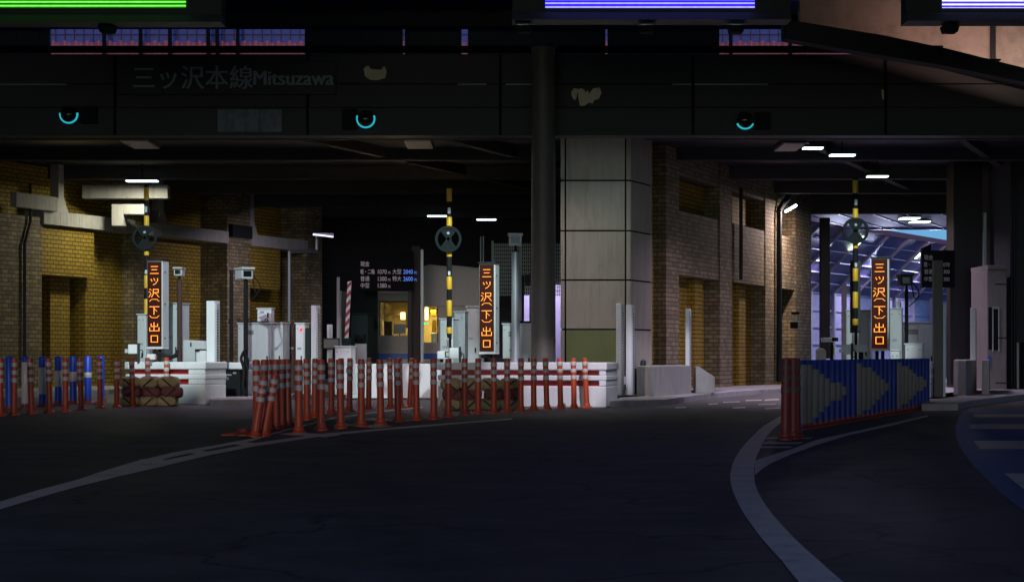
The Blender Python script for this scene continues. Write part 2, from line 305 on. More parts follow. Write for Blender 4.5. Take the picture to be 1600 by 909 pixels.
# ---------------------------------------------------------------- brick buildings
def solve_t(px, o): p = px - 800.0; return (p * o[1] - F * o[0]) / (F * DX - p * DY)
def Yt(t, o): return o[1] + DY * t
OA, OB = (-14.2, 60.0), (6.23, 60.6)
AROT = math.atan2(DY, DX)
bA = thing('brick_building', 'yellow brick toll building with concrete handrail band and grey doors', 'building', (OA[0], OA[1], 0), rz=AROT)
tA = lambda px: solve_t(px, OA)
def ZA(px, py): return Z(py, Yt(tA(px), OA))
s = MB(); s.box(tA(-260), tA(503), .95, 1.3, 0, 6.95); s.build('recess_wall', M['ob'], bA, local=True)
for a, b in ((-60, 60), (203, 227), (350, 386), (474, 499)):
    s = MB(); s.box(tA(a), tA(b), -.12, .95, .14, 5.25 if a < 0 else 6.9); s.build('pillar', M['pb'], bA, local=True)
for a, b in ((60, 146), (386, 437)):
    s = MB(); s.box(tA(a) + .003, tA(b) - .003, -.02, .93, 3.55, 5.05); s.build('parapet', M['yb'], bA, local=True)
s = MB(); s.box(tA(146), tA(203) - .003, .30, .93, .14, 5.05); s.build('inner_wall', M['yb'], bA, local=True)
s = MB(); s.box(tA(97), tA(127), .42, .93, .14, 3.54); s.build('inner_wall', M['yb'], bA, local=True)
s = MB(); s.box(tA(-30), tA(-8), .35, .93, .14, 5.0); s.build('inner_wall', M['yb'], bA, local=True)
s = MB(); s.box(tA(10), tA(76), -.34, -.125, ZA(30, 326), ZA(30, 303)); s.build('concrete_duct', M['conc'], bA, local=True, bevel=.02)
cb = MB()
for a, b in ((60, 203), (227, 350), (386, 474)): cb.box(tA(a) + .01, tA(b) - .01, -.20, .5, 5.06, 5.48)
for k in range(14): cb.box(tA(66 + k * 10) - .006, tA(66 + k * 10) + .006, -.205, -.199, 5.06, 5.48)
for p in (93, 250, 392):
    t = tA(p); cb.hexa([(t - .35, -.10, 5.48), (t + .35, -.10, 5.48), (t + .35, .3, 5.48), (t - .35, .3, 5.48)], [(t - .14, -.06, 5.95), (t + .14, -.06, 5.95), (t + .14, .24, 5.95), (t - .14, .24, 5.95)])
    cb.box(t - .14, t + .14, -.06, .24, 5.95, 6.95)
cb.build('concrete_band', M['conc'], bA, local=True, bevel=.02)
s = MB(); s.box(tA(66), tA(97), .90, .946, .14, 2.75); d = s.build('door', M['door'], bA, local=True)
s = MB(); s.box(tA(92), tA(94), .84, .90, 1.3, 1.45); s.build('door_handle', M['greymet'], d, local=True)
s = MB(); s.box(tA(288), tA(325), .90, .946, .14, 2.75); d = s.build('door', M['door'], bA, local=True)
s = MB(); s.box(tA(293), tA(295.5), .84, .90, 1.35, 1.5); s.build('door_handle', M['greymet'], d, local=True)
s = MB(); s.box(tA(101), tA(114), .90, .946, ZA(107, 457), ZA(107, 431)); s.build('window', M['glass'], bA, local=True)
s = MB(); t = tA(30); s.tube([(t, -.19, .2), (t, -.19, 4.4), (t + .3, -.19, 5.1), (t + .3, -.19, 6.2)], .045); s.build('conduit', M['steel'], bA, local=True, smooth=True)
s = MB(); t = tA(446); t2 = tA(486); s.tube([(t, -.16, .2), (t, -.16, 5.0), (t2, -.24, 5.1), (t2, -.24, 5.7)], .075); s.build('drainpipe', M['greymet'], bA, local=True, smooth=True)
s = MB(); s.box(tA(352), tA(383), -.30, -.12, ZA(365, 372), ZA(365, 352)); s.build('junction_box', M['steel'], bA, local=True)
# lit concrete lintels under the lamp
s = MB(); s.pbox(128, 262, 289, 310, 62.6, .5); s.pbox(192, 228, 319, 335, 62.4, .6); s.pbox(174, 193, 319, 353, 62.4, .6)
tag(s.build('concrete_lintel', M['conc'], bevel=.02), 'pale concrete beam lit by the lamp above the first striped pole', 'beam')

bB = thing('brick_building', 'buff brick toll building with open bays beside the square column', 'building', (OB[0], OB[1], 0), rz=AROT)
tB = lambda px: solve_t(px, OB)
def ZB(px, py): return Z(py, Yt(tB(px), OB))
s = MB(); s.box(tB(1018), tB(1266), .50, 1.3, 0, 6.98); s.build('recess_wall', M['ob'], bB, local=True)
s = MB(); s.box(tB(1267.5) - .3, tB(1267.5) - .003, 1.31, 9, 0, 6.98); s.build('end_wall', M['pb'], bB, local=True)
for a, b in ((1041, 1061), (1125, 1144), (1196, 1214), (1243, 1267.5)):
    s = MB(); s.box(tB(a), tB(b), 0, .498, .14, 6.98); s.build('pillar', M['pb'], bB, local=True)
s = MB(); s.box(tB(1010), tB(1041) - .003, .36, .498, .14, 6.98); s.build('side_wall', M['ob'], bB, local=True)
for a, b in ((1061, 1125), (1144, 1196), (1214, 1243)):
    s = MB(); s.box(tB(a) + .003, tB(b) - .003, .03, .497, 3.42, 5.25); s.build('parapet', M['pb'], bB, local=True)
    s = MB(); s.box(tB(a) + .003, tB(b) - .003, .05, .497, 6.25, 6.97); s.build('header', M['pb'], bB, local=True)
for a, b in ((1100, 1112), (1168, 1178)):
    s = MB(); s.box(tB(a), tB(b), .28, .498, .14, 3.4); s.build('inner_pier', M['ob'], bB, local=True)
s = MB(); t = tB(1153); s.tube([(t, -.10, 3.5), (t, -.10, 6.4)], .06); s.build('drainpipe', M['steel'], bB, local=True, smooth=True)
s = MB(); t = tB(1211.5); s.tube([(t, -.13, .2), (t, -.13, 6.0), (t + .3, -.2, 6.3), (t + 1.0, -.2, 6.5), (t + 1.4, -.2, 6.9)], .10); s.build('drainpipe', M['steel'], bB, local=True, smooth=True)
s = MB(); t = tB(1214); s.tube([(t, -.3, 6.0), (t + .7, -.5, 6.25)], .05); s.build('wall_lamp', M['lampwhite'], bB, local=True, smooth=True)
_q = Matrix.Rotation(AROT, 3, 'Z') @ Vector((t + .4, -1.3, 6.15)); WLX, WLY, WLZ = OB[0] + _q.x, OB[1] + _q.y, 6.15
# wall camera by the end pillar
wc = thing('wall_camera', 'small dark camera on the brick corner above the blue posts', 'camera', (X(1243, 66), 66, Z(500, 66)))
s = MB(); s.pbox(1238, 1249, 487, 491, 66, .25); s.build('bracket', M['black'], wc); s = MB(); s.pbox(1236, 1247, 503, 513, 66, .25); s.build('housing', M['black'], wc, bevel=.02)
s = MB(); s.pbox(1242, 1245, 491, 503, 66.1, .1); s.build('stem', M['greymet'], wc)

# ---------------------------------------------------------------- canopy
can = thing('toll_canopy', 'dark toll canopy with long steel girder spanning all lanes', 'canopy', (0, 46, 6.2))
GY = 46.0
for n_, y0, y1, off in (('upper_fascia', 85, 131, 0), ('middle_fascia', 131.6, 167.6, .03), ('lower_fascia', 168.4, 212, -.02)):
    s = MB(); s.box(-30, 30, GY + off, GY + .6, Z(y1, GY), Z(y0, GY)); s.build(n_, M['steel'], can, bevel=.01)
s = MB(); s.cyl((-30, GY + .3, Z(74.5, GY)), (30, GY + .3, Z(74.5, GY)), .085, n=12); s.build('pipe_rail', M['steelseam'], can, smooth=True)
s = MB()
for i in range(13): s.box(-27 + i * 4.45, -26.94 + i * 4.45, GY - .035, GY + .01, Z(211, GY), Z(86, GY))
s.build('seam_strip', M['steelseam'], can)
s = MB(); s.box(-30, 9.2, GY + .62, 87, 7.0, 7.5); s.build('roof_deck', M['ceil'], can)
s = MB(); s.box(9.2, 34, GY + .62, 73.4, 7.0, 7.5); s.build('roof_deck', M['ceil'], can)
for y, zb in ((51, 6.65), (56.5, 6.65), (62, 6.6), (67.5, 6.6)):
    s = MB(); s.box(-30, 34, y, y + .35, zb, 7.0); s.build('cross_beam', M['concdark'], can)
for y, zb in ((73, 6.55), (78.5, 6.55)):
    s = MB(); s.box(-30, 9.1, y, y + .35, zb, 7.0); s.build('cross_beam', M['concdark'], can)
s = MB(); s.box(9.2, 34, 73.0, 73.6, 6.3, 7.0); s.build('end_beam', M['concdark'], can)
for px in (330, 560, 700, 1130, 1395, 1540):       # lengthwise ribs along the lanes
    x0 = X(px, 50); s = MB(); s.prism([(x0, 46.7), (x0 + .25, 46.7), (x0 + .25 + 22 * .384, 68.7), (x0 + 22 * .384, 68.7)], 6.72, 7.0); s.build('long_beam', M['concdark'], can)
for pts, y in (([(568, 108), (572, 104), (576, 103), (579, 108), (588, 109), (596, 109), (599, 104), (602, 105), (604, 112), (602, 122), (596, 124), (588, 126), (578, 125), (570, 119)], GY - .004),
               ([(902, 140), (908, 138), (913, 140), (915, 145), (918, 141), (921, 146), (927, 138), (937, 137), (940, 145), (936, 154), (928, 157), (926, 162), (921, 160), (912, 166), (906, 165), (904, 154), (903, 146)], GY + .026),
               ([(893, 143), (897, 138), (903, 139), (901, 152), (898, 157), (893, 150)], GY + .026), ([(1377, 140), (1386, 140), (1386, 150), (1384, 157), (1379, 155)], GY + .026)):
    s = MB(); s.prism_y([(X(a, GY), Z(b, GY)) for a, b in reversed(pts)], y, y + .004); s.build('bare_patch', M['paint'], can)
s = MB(); s.pbox(340, 440, 171, 206, GY - .026, .006); s.build('reflection_plate', M['sheen'], can)  # thin plate whose colour imitates reflected light on the fascia
for a, b in ((0, 105), (715, 760), (790, 845), (1050, 1200)):
    s = MB(); s.pbox(a, b, 131, 133.2, GY - .012, .01); s.build('ledge_trim', M['letter'], can)
# dark screens above the girder with narrow gaps between them
sb = None
for a, b, lab in ((-140, 78, 'corner'), (476, 629, 'leftmost'), (632.5, 721, 'second'), (731, 946, 'widest'), (949.5, 1124, 'rightmost')):
    s = MB(); s.pbox(a, b, 30, 84, 49.6, .15)
    for k in range(6): s.pbox(a + (b - a) * (k + .5) / 6, a + (b - a) * (k + .5) / 6 + 1.5, 44, 84, 49.57, .03)
    tag(s.build('roof_screen', M['steel']), {'corner': 'dark roof screen under the green display board at the left edge', 'leftmost': 'dark screen above the girder, right of the blue glazed gap', 'second': 'dark roof screen between two narrow bright slits left of the tall pipe column', 'widest': 'widest dark roof screen, behind the top of the round column', 'rightmost': 'dark roof screen below the blue display board'}[lab], 'screen', 'dark screens above the girder')
# station name sign
sg = thing('name_sign', 'long dark sign with dim Japanese and Roman place name on the girder', 'sign', (X(355, GY), GY, Z(121, GY)))
s = MB(); s.pbox(186, 525, 96, 148, GY - .07, .06); s.build('sign_panel', M['steel'], sg, bevel=.01)
for k in (0, 1): text_mb('三ッ沢本線', .58, X(206, GY) + .014 * k, GY - .076 - .003 * k, Z(125, GY), 'LEFT', squeeze=.97).build('lettering', M['letter'], sg)
for k in (0, 1, 2): text_mb('Mitsuzawa', .47, X(394, GY) + .014 * k, GY - .076 - .003 * k, Z(124, GY), 'LEFT', squeeze=.95).build('lettering', M['letter'], sg)
# round signal lamps
for px, py, lab, span in ((112, 181, 'left of the dark name sign', (172, 368)), (573, 188, 'below the left pale patch', (160, 380)), (1162, 190, 'right of the square column', (205, 335))):
    r = 13 * GY / F; sl = thing('signal_lamp', 'round dark lamp with painted-on cyan rim light on the girder, ' + lab, 'signal lamp', (X(px, GY), GY - .3, Z(py, GY)), 'round signal lamps on the girder')
    x, z = X(px, GY), Z(py, GY)
    s = MB(); s.lathe([(r * math.cos(a), r * math.sin(a)) for a in [R(q) for q in range(0, 86, 12)]], 0, 0, 24)
    s.v = [(x + a, GY - .30 - c * .7, z + b) for a, b, c in s.v]; s.build('dome', M['glass'], sl, smooth=True)
    s = MB(); s.cyl((x, GY - .30, z), (x, GY - .03, z), r * 1.02, r * .8, 24); s.build('housing', M['black'], sl, smooth=True)
    s = MB(); n = 26; vs = []; a0, a1 = R(span[0]), R(span[1])
    for i in range(n + 1):
        q = i / n; a = a0 + (a1 - a0) * q; w = .9 * math.sin(math.pi * q) ** .5 * .062 + .008
        for rr, yy in ((r + .004, -.325), (r + .004 - w * .6, -.345), (r + .03, -.30)): vs.append((x + rr * math.cos(a), GY + yy, z + rr * math.sin(a)))
    s.add(vs, [(3 * i + j, 3 * i + (j + 1) % 3, 3 * i + 3 + (j + 1) % 3, 3 * i + 3 + j) for i in range(n) for j in range(3)]); s.build('painted_rim_light', M['cyan'], sl)  # emission paints the signal light caught on the visor rim
    s = MB(); s.box(x - .55, x - r - .03, GY - .16, GY - .04, z - .24, z + .24) if px == 573 else s.box(x + r + .05, x + .6, GY - .16, GY - .04, z - .2, z + .2); s.build('backplate', M['black'], sl)

# ---------------------------------------------------------------- viaduct overhead and display boards
via = thing('viaduct', 'dark elevated road deck covering the top of the view', 'bridge', (0, 30, 9.5))
s = MB(); s.box(-4.5, 5, -45, -9, 9.52, 10.6); s.build('deck', M['concdark'], via)  # added unseen slab behind the camera, shaped to shade the right post row
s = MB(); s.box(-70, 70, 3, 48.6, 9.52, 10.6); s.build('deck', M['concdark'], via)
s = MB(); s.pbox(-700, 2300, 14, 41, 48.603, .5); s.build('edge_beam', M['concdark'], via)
for i in range(-9, 9):
    x0 = i * 1.35 + 2 - 26 * .384; s = MB(); s.prism([(x0, 22.0), (x0 + .07, 22.0), (x0 + .07 + 26.5 * .384, 48.5), (x0 + 26.5 * .384, 48.5)], 9.44, 9.518); s.build('deck_rib', M['greymet'] if i > 2 else M['concdark'], via)
gr = thing('ceiling_grille', 'ribbed grey ceiling grille between the blue and pale displays', 'grille', (X(1325, 46), 46, 9.2))
s = MB()
for k in range(46): s.box(X(1238, 46.4) + k * .058, X(1238, 46.4) + k * .058 + .03, 44.2, 48.5, 9.44, 9.475)
s.build('slat', M['cabinet'], gr)
s = MB()
for y in (44.6, 46.4, 48.3): s.box(X(1238, 46.4), X(1418, 46.4), y, y + .12, 9.40, 9.45)
s.build('crossbar', M['greymet'], gr)
BY = 36.0
M['cabledge'] = mat('board_casing', (.07, .075, .08), .5, var=.1)
def board(label, px0, px1, lx0, lx1, yb, ledge, m, top=8.6):
    t = thing('display_board', label, 'display board', (X((px0 + px1) / 2, BY), BY, Z(yb, BY)), 'overhead display boards')
    s = MB(); s.box(X(px0, BY), X(px1, BY), BY, BY + .45, Z(ledge, BY), 9.45); s.build('housing', M['steel'], t, bevel=.01)
    s = MB(); a, b, z0, z1 = X(px0, BY), X(px1, BY), Z(yb, BY), Z(ledge, BY) - .004; s.hexa([(a, BY - .16, z0), (b, BY - .16, z0), (b, BY + .45, z0), (a, BY + .45, z0)], [(a, BY - .05, z1), (b, BY - .05, z1), (b, BY + .45, z1), (a, BY + .45, z1)]); s.build('lower_ledge', M['cabledge'], t)
    s = MB(); s.box(X(lx0, BY), X(lx1, BY), BY - .02, BY - .003, Z(13, BY), top); s.build('screen', m, t)
    return t
board('overhead board with glowing green rows at the top left', -140, 347, -110, 290.5, 37, 24, M['rowgreen'], 7.75)
board('overhead board with glowing deep blue rows above the round column', 800, 1235, 852, 1179, 33, 20, M['rowblue'])
board('overhead board with pale blue-white rows above the lit concrete ramp', 1415, 1800, 1472, 1740, 35, 20, M['rowwhite'], 7.6)
floods = []  # floods at both ends of the blue board are added for extra light
for px, lab in ((168, 'lamp hanging under the left end of the green'), (818, 'lamp added under the left end of the blue'), (1010, 'lamp hanging under the middle of the blue'), (1150, 'lamp added under the right end of the blue'), (1484, 'lamp hanging under the pale blue-white')):
    x = X(px, 36.3); t = thing('floodlight', 'small dark %s display board' % lab, 'floodlight', (x, 36.3, Z(37, BY)), 'floodlights under the display boards')
    s = MB(); s.prism_y([(x - .16, Z(37, BY)), (x - .12, Z(48, BY)), (x + .12, Z(48, BY)), (x + .16, Z(37, BY))], 36.15, 36.45); s.build('housing', M['black'], t, bevel=.02)
    s = MB(); s.box(x - .10, x + .10, 36.45, 36.465, Z(46, BY), Z(38, BY)); s.build('lens', M['lampwhite'], t)
    floods.append((x, 36.60, Z(43, BY)))
# ramp with lit concrete parapet
for x in (-26, 24):  # added unseen walls that cut side light under the deck
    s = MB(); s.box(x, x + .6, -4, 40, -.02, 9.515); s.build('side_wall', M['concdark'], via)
rp = thing('concrete_ramp', 'stained concrete ramp wall lit pink above a dark edge beam', 'ramp', (X(1430, 42), 42, 8))
RY = 43.0
s = MB(); s.prism_y([(X(a, RY), Z(b, RY)) for a, b in ((1700, 150), (1600, 128), (1480, 104), (1380, 87), (1290, 72), (1225, 60), (1225, 30), (1262, 36), (1380, 55), (1480, 76), (1600, 106), (1700, 132))][::-1], RY, RY + .5); s.build('edge_beam', M['steel'], rp, bevel=.02)
W0, W1 = RY + 1.9, RY + 2.3
s = MB(); s.prism_y([(X(a, W0), Z(b, W0)) for a, b in ((1700, 140), (1600, 116), (1480, 86), (1380, 65), (1250, 42), (1250, -30), (1700, -30))][::-1], W0, W1); s.build('parapet_wall', M['concwarm'], rp)
s = MB(); s.pbox(1548, 1556, -20, 106, W0 - .06, .058); s.build('joint_strip', M['steel'], rp)
s = MB(); s.prism_y([(X(a, RY), Z(b, RY)) for a, b in ((1700, 136), (1600, 110), (1480, 80), (1380, 59), (1262, 40), (1262, 44), (1380, 63), (1480, 84), (1600, 114), (1700, 140))], RY + .5, W0 - .003); s.build('ledge', M['concdark'], rp)

# ---------------------------------------------------------------- columns
rc = thing('round_column', 'tall round stained steel column rising through the girder line', 'column', (X(849, 45.35), 45.35, .14))
s = MB(); s.lathe([(.285, .14), (.28, 1.6), (.275, 4), (.27, 8.12)], X(849, 45.35), 45.35, 28); s.build('shaft', M['rustycol'], rc, smooth=True)
s = MB(); s.lathe([(.36, .14), (.36, .18), (.30, .2)], X(849, 45.35), 45.35, 28); s.build('base_plate', M['steel'], rc)
s = MB(); s.lathe([(.275, 8.12), (.31, 8.13), (.31, 8.2), (.2, 8.22)], X(849, 45.35), 45.35, 28); s.build('cap', M['steel'], rc)
sq = thing('square_column', 'broad square column clad in pale stained panels with dark joints', 'column', (X(930, 50), 50, 0))
YC = 50.0; xl, xr = X(876, YC), X(985, YC); xa, xb = X(883.5, YC), X(977.5, YC); bx_, by_ = 1.82 * DX, 1.82 * DY
s = MB(); s.prism([(xl + .03, YC + .05), (xr - .03, YC + .05), (xr - .03 + bx_, YC + by_), (xl + .03 + bx_, YC + by_)], .14, 6.6); s.build('core', M['steelseam'], sq)
joints = [208, 282, 360.5, 437.5, 514.5, 577]
for k in range(5):
    zt, zb = Z(joints[k], YC) - (.02 if k else -.25), Z(joints[k + 1], YC) + .02
    mm = M['mildew'] if k == 4 else M['colpanel']
    s = MB(); s.box(xa + .02, xb - .02, YC, YC + .045, zb, zt); s.build('front_panel', mm, sq, bevel=.006)
    s = MB(); s.box(xl, xa - .02, YC + .004, YC + .045, zb, zt); s.box(xb + .02, xr, YC + .004, YC + .045, zb, zt); s.build('corner_panel', M['colpanel'], sq, bevel=.006)
    s = MB(); s.prism([(xr + .0, YC + .05), (xr + .02, YC + .05), (xr + bx_ * .98 + .02, YC + by_ * .98), (xr + bx_ * .98, YC + by_ * .98)], zb, zt); s.build('side_panel', M['colpanel'], sq)
s = MB(); s.prism([(xl - .02, YC - .02), (xr + .02, YC - .02), (xr + bx_, YC + by_), (xl + bx_, YC + by_)], .0, .74); s.build('plinth', M['concdark'], sq)
dc = thing('dark_column', 'wide dark square column near the right edge', 'column', (X(1515, 60), 60, 0))
s = MB(); s.box(X(1490, 60), X(1535, 60), 60, 61, .14, 7.0); s.build('shaft', M['steel'], dc, bevel=.02)
s = MB(); s.box(X(1535.5, 60), X(1540, 60), 59.9, 60.1, .6, 5.4); s.build('edge_strip', M['greymet'], dc)
s = MB(); s.pbox(1282.5, 1297, 340, 560, 76, .4); fc = tag(s.build('steel_column', M['steel'], bevel=.02), 'narrow dark column standing before the lit noise barrier', 'column')

# ---------------------------------------------------------------- far side: noise barriers, second deck
NX, NY = 7.4, 77.7
nb = thing('noise_barrier', 'curved noise barrier of lavender panels and pale ribs beyond the gate', 'noise barrier', (NX, NY, 0), rz=math.atan2(.873, .488))
NL = 70
s = MB(); s.box(0, NL, 0, .08, .9, 3.9); s.build('lower_panel', M['noisepale'], nb, local=True)
s = MB(); s.box(0, NL, -.15, .25, -.02, .9); s.build('plinth', M['conc'], nb, local=True)
sl = 2.6
s = MB(); s.hexa([(0, 0, 3.9), (NL, 0, 3.9), (NL, .08, 3.9), (0, .08, 3.9)], [(0, -sl, 3.9 + sl * .98), (NL, -sl, 3.9 + sl * .98), (NL, -sl + .08, 3.95 + sl * .98), (0, -sl + .08, 3.95 + sl * .98)]); s.build('sloping_panel', M['noiseblue'], nb, local=True)
for k in range(18):
    t = 3 + k * 2.9
    s = MB(); s.box(t - .07, t + .07, -.16, 0, .9, 3.9)
    s.hexa([(t - .07, -.16, 3.9), (t + .07, -.16, 3.9), (t + .07, 0, 3.9), (t - .07, 0, 3.9)], [(t - .07, -sl - .12, 3.85 + sl * .98), (t + .07, -sl - .12, 3.85 + sl * .98), (t + .07, -sl, 3.9 + sl * .98), (t - .07, -sl, 3.9 + sl * .98)])
    s.build('rib', M['rib'], nb, local=True)
for q in range(1, 6):
    f = q / 6; s = MB(); s.box(0, 50, -sl * f - .05, -sl * f + .01, 3.9 + sl * f * .98 - .06, 3.9 + sl * f * .98 - .02) if q < 6 else None; s.build('purlin', M['noisepale'], nb, local=True)
for z in (1.6, 2.35, 3.1, 3.88): 
    s = MB(); s.box(0, 50, -.05, -.01, z - .03, z + .03); s.build('rail', M['rib'], nb, local=True)
s = MB(); s.box(0, NL, -sl - .14, -sl + .1, 3.9 + sl * .98, 4.12 + sl * .98); s.build('edge_beam', M['pinksheet'], nb, local=True)
for t0, w in ((11.6, .35), (20.5, .35)):
    f0, f1 = .70, .93
    s = MB(); s.hexa([(t0, -sl * f0 - .16, 3.9 + sl * f0 * .98), (t0 + w, -sl * f0 - .16, 3.9 + sl * f0 * .98), (t0 + w, -sl * f0 - .02, 3.9 + sl * f0 * .98), (t0, -sl * f0 - .02, 3.9 + sl * f0 * .98)],
                     [(t0, -sl * f1 - .16, 3.9 + sl * f1 * .98), (t0 + w, -sl * f1 - .16, 3.9 + sl * f1 * .98), (t0 + w, -sl * f1 - .02, 3.9 + sl * f1 * .98), (t0, -sl * f1 - .02, 3.9 + sl * f1 * .98)]); s.build('wall_lamp', M['lampgreen'], nb, local=True)
sd = thing('second_deck', 'lavender underside of a lower roof before the noise barrier', 'roof', (20, 79, 6.4))
s = MB(); s.box(9.3, 40, 74.3, 84.6, 6.50, 6.9); s.build('deck', M['decksheet'], sd)
s = MB(); s.box(9.3, 40, 84.35, 84.62, 6.42, 6.498); s.build('edge_beam', M['noiseblue'], sd)
for k in range(24): s = MB(); x0 = 4 + k * 1.3; s.prism([(x0, 74.35), (x0 + .07, 74.35), (x0 + .07 + 10 * .384, 84.3), (x0 + 10 * .384, 84.3)], 6.465, 6.499); s.build('deck_rib', M['noisepale'], sd)
for px, py in ((1421, 340.5), (1437, 346)):
    Y = F * (6.42 - C) / (H - py); t = thing('ceiling_lamp', 'bright lamp under the lavender roof, ' + ('upper left one' if px < 1430 else 'lower right one') + ' of two', 'lamp', (X(px, Y), Y, 6.42), 'lamps under the lavender roof')
    s = MB(); s.box(X(px - 14, Y), X(px + 14, Y), Y - .4, Y + .4, 6.38, 6.41); s.build('tube', M['lampwhite'], t); s = MB(); s.box(X(px - 15, Y), X(px + 15, Y), Y - .5, Y + .5, 6.413, 6.464); s.build('housing', M['steel'], t)
    area('deck_lamp_light', (X(px, Y), Y, 6.36), (X(px, Y), Y + .5, 0), 14, (.62, .58, 1.0), .6, .5)
# elevated barrier seen over the girder
eb = thing('glazed_barrier', 'blue glazed barrier with dark posts seen above the girder', 'noise barrier', (0, 70, 10))
s = MB(); s.box(X(72, 70), X(1330, 70), 70, 70.08, 12.0, 14.5); s.build('glazing', M['glaze'], eb)
s = MB()
for k in range(86): s.box(X(72, 70) + k * .33, X(72, 70) + k * .33 + .022, 69.95, 69.99, 12.0, 14.4)
for z in (12.35, 12.72): s.box(X(72, 70), X(1330, 70), 69.94, 69.98, z, z + .025)
s.build('mullion', M['steel'], eb)
s = MB(); vs = []; n = 1500
x0, x1 = X(-30, 69.6), X(1330, 69.6); per = 17.6 * 69.6 / F
for i in range(n + 1):
    x = x0 + (x1 - x0) * i / n; y = 69.6 + .06 * math.sin(2 * math.pi * x / per); h = 12.02 + .085 * max(0, math.sin(2 * math.pi * x / per)) ** .45
    vs += [(x, y, 11.2), (x, y, h)]
s.add(vs, [(2 * i, 2 * i + 2, 2 * i + 3, 2 * i + 1) for i in range(n)]); ps = s.build('corrugated_sheet', M['pinksheet'], eb)
for px in (162, 219, 265, 325, 339, 371, 1142, 1235):
    s = MB(); s.pbox(px - 2.5, px + 2.5, 30, 90, 69.3, .15); s.build('post', M['steelseam'], eb)
# far dark wall with gaps
fw = thing('back_wall', 'dark panelled wall closing the plaza behind the toll booth', 'wall', (X(630, 86), 86, 0))
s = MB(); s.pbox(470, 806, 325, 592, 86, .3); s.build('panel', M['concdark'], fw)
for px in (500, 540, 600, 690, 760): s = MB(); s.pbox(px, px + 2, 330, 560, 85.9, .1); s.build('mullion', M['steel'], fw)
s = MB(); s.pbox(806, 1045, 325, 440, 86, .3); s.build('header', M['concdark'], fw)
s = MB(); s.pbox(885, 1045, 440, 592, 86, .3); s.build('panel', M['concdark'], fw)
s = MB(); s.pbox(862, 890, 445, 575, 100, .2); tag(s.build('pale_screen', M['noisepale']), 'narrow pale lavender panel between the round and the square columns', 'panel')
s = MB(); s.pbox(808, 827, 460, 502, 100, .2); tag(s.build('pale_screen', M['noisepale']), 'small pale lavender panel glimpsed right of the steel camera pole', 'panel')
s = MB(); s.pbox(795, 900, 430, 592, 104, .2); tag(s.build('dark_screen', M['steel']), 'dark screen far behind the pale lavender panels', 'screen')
mf = thing('mesh_fence', 'tall metal mesh fence panels beside the round column', 'fence', (X(800, 70), 70, 3))
s = MB()
for k in range(36): s.pbox(768 + k * 3.1, 769.2 + k * 3.1, 380, 462, 70, .02)
for k in range(14): s.pbox(768, 879, 382 + k * 6, 383.2 + k * 6, 70.02, .02)
s.build('mesh', M['greymet'], mf)
for px in (768, 812, 850, 878): s = MB(); s.pbox(px, px + 3, 376, 590, 70.1, .1); s.build('fence_post', M['greymet'], mf)
ph = thing('tall_rods', 'pair of thin upright rods behind the middle amber sign', 'rod', (X(753, 60), 60, 0)); 
for px in (750.5, 754.5): s = MB(); s.pbox(px, px + 1.3, 369, 600, 60, .03); s.build('rod', M['greymet'], ph)

# ---------------------------------------------------------------- ceiling lamps
lampspots = []
def ceil_lamp(px, py, w, z, label, m='lampwhite', lit=True, deep=.16, group='lit ceiling lamps'):
    Y = F * (z - C) / (H - py); hw = w * Y / F / 2
    t = thing('ceiling_lamp', label, 'lamp', (X(px, Y), Y, z), group)
    s = MB(); s.box(X(px, Y) - hw, X(px, Y) + hw, Y - deep, Y + deep, z, z + .035); s.build('diffuser', M[m], t)
    s = MB(); s.box(X(px, Y) - hw - .04, X(px, Y) + hw + .04, Y - deep - .04, Y + deep + .04, z + .038, z + .14); s.build('housing', M['concdark'], t)
    s = MB(); s.cyl((X(px, Y), Y, z + .14), (X(px, Y), Y, 7.0), .02, n=8); s.build('hanger', M['steel'], t)
    if lit: lampspots.append((X(px, Y), Y, z - .06, hw, m))
    return t
ceil_lamp(222, 284, 48, 6.45, 'lit strip lamp above the first striped pole')
ceil_lamp(683, 338.5, 30, 6.5, 'lit strip lamp just left of the middle striped pole')
ceil_lamp(760, 344, 30, 6.5, 'lit strip lamp just right of the middle striped pole')
ceil_lamp(1270, 233, 30, 6.62, 'small lit ceiling lamp beside the unlit square panel', deep=.17)
ceil_lamp(1316, 244, 38, 6.62, 'widest lit ceiling lamp above the right striped pole', deep=.17)
ceil_lamp(1371, 277, 32, 6.45, 'greenish lit ceiling lamp right of the striped pole top', 'lampgreen', deep=.16)
for px, py, w, lab in ((219, 227, 40, 'unlit flat ceiling panel above the left striped pole'), (654, 227, 40, 'unlit flat ceiling panel left of the round column'), (1234, 231, 34, 'unlit flat ceiling panel beside the lit ceiling lamps')):
    ceil_lamp(px, py, w, 6.6, lab, 'diffuser', False, .95, 'unlit ceiling panels')
# small tube lamp on the brick pier
t = thing('tube_lamp', 'short thin tube lamp on the end pier of the yellow building', 'lamp', (X(506, 70), 70, Z(368, 70)))
s = MB(); s.cyl((X(489, 70), 70, Z(366, 70)), (X(521, 70), 70, Z(370, 70)), .03, n=8); s.build('tube', mat('dim_tube', (.5, .5, .6), .4, emit=(.5, .45, .8), estr=.8), t); s = MB(); s.box(X(489, 70), X(521, 70), 70.05, 70.12, Z(369, 70), Z(364, 70)); s.build('holder', M['steel'], t)

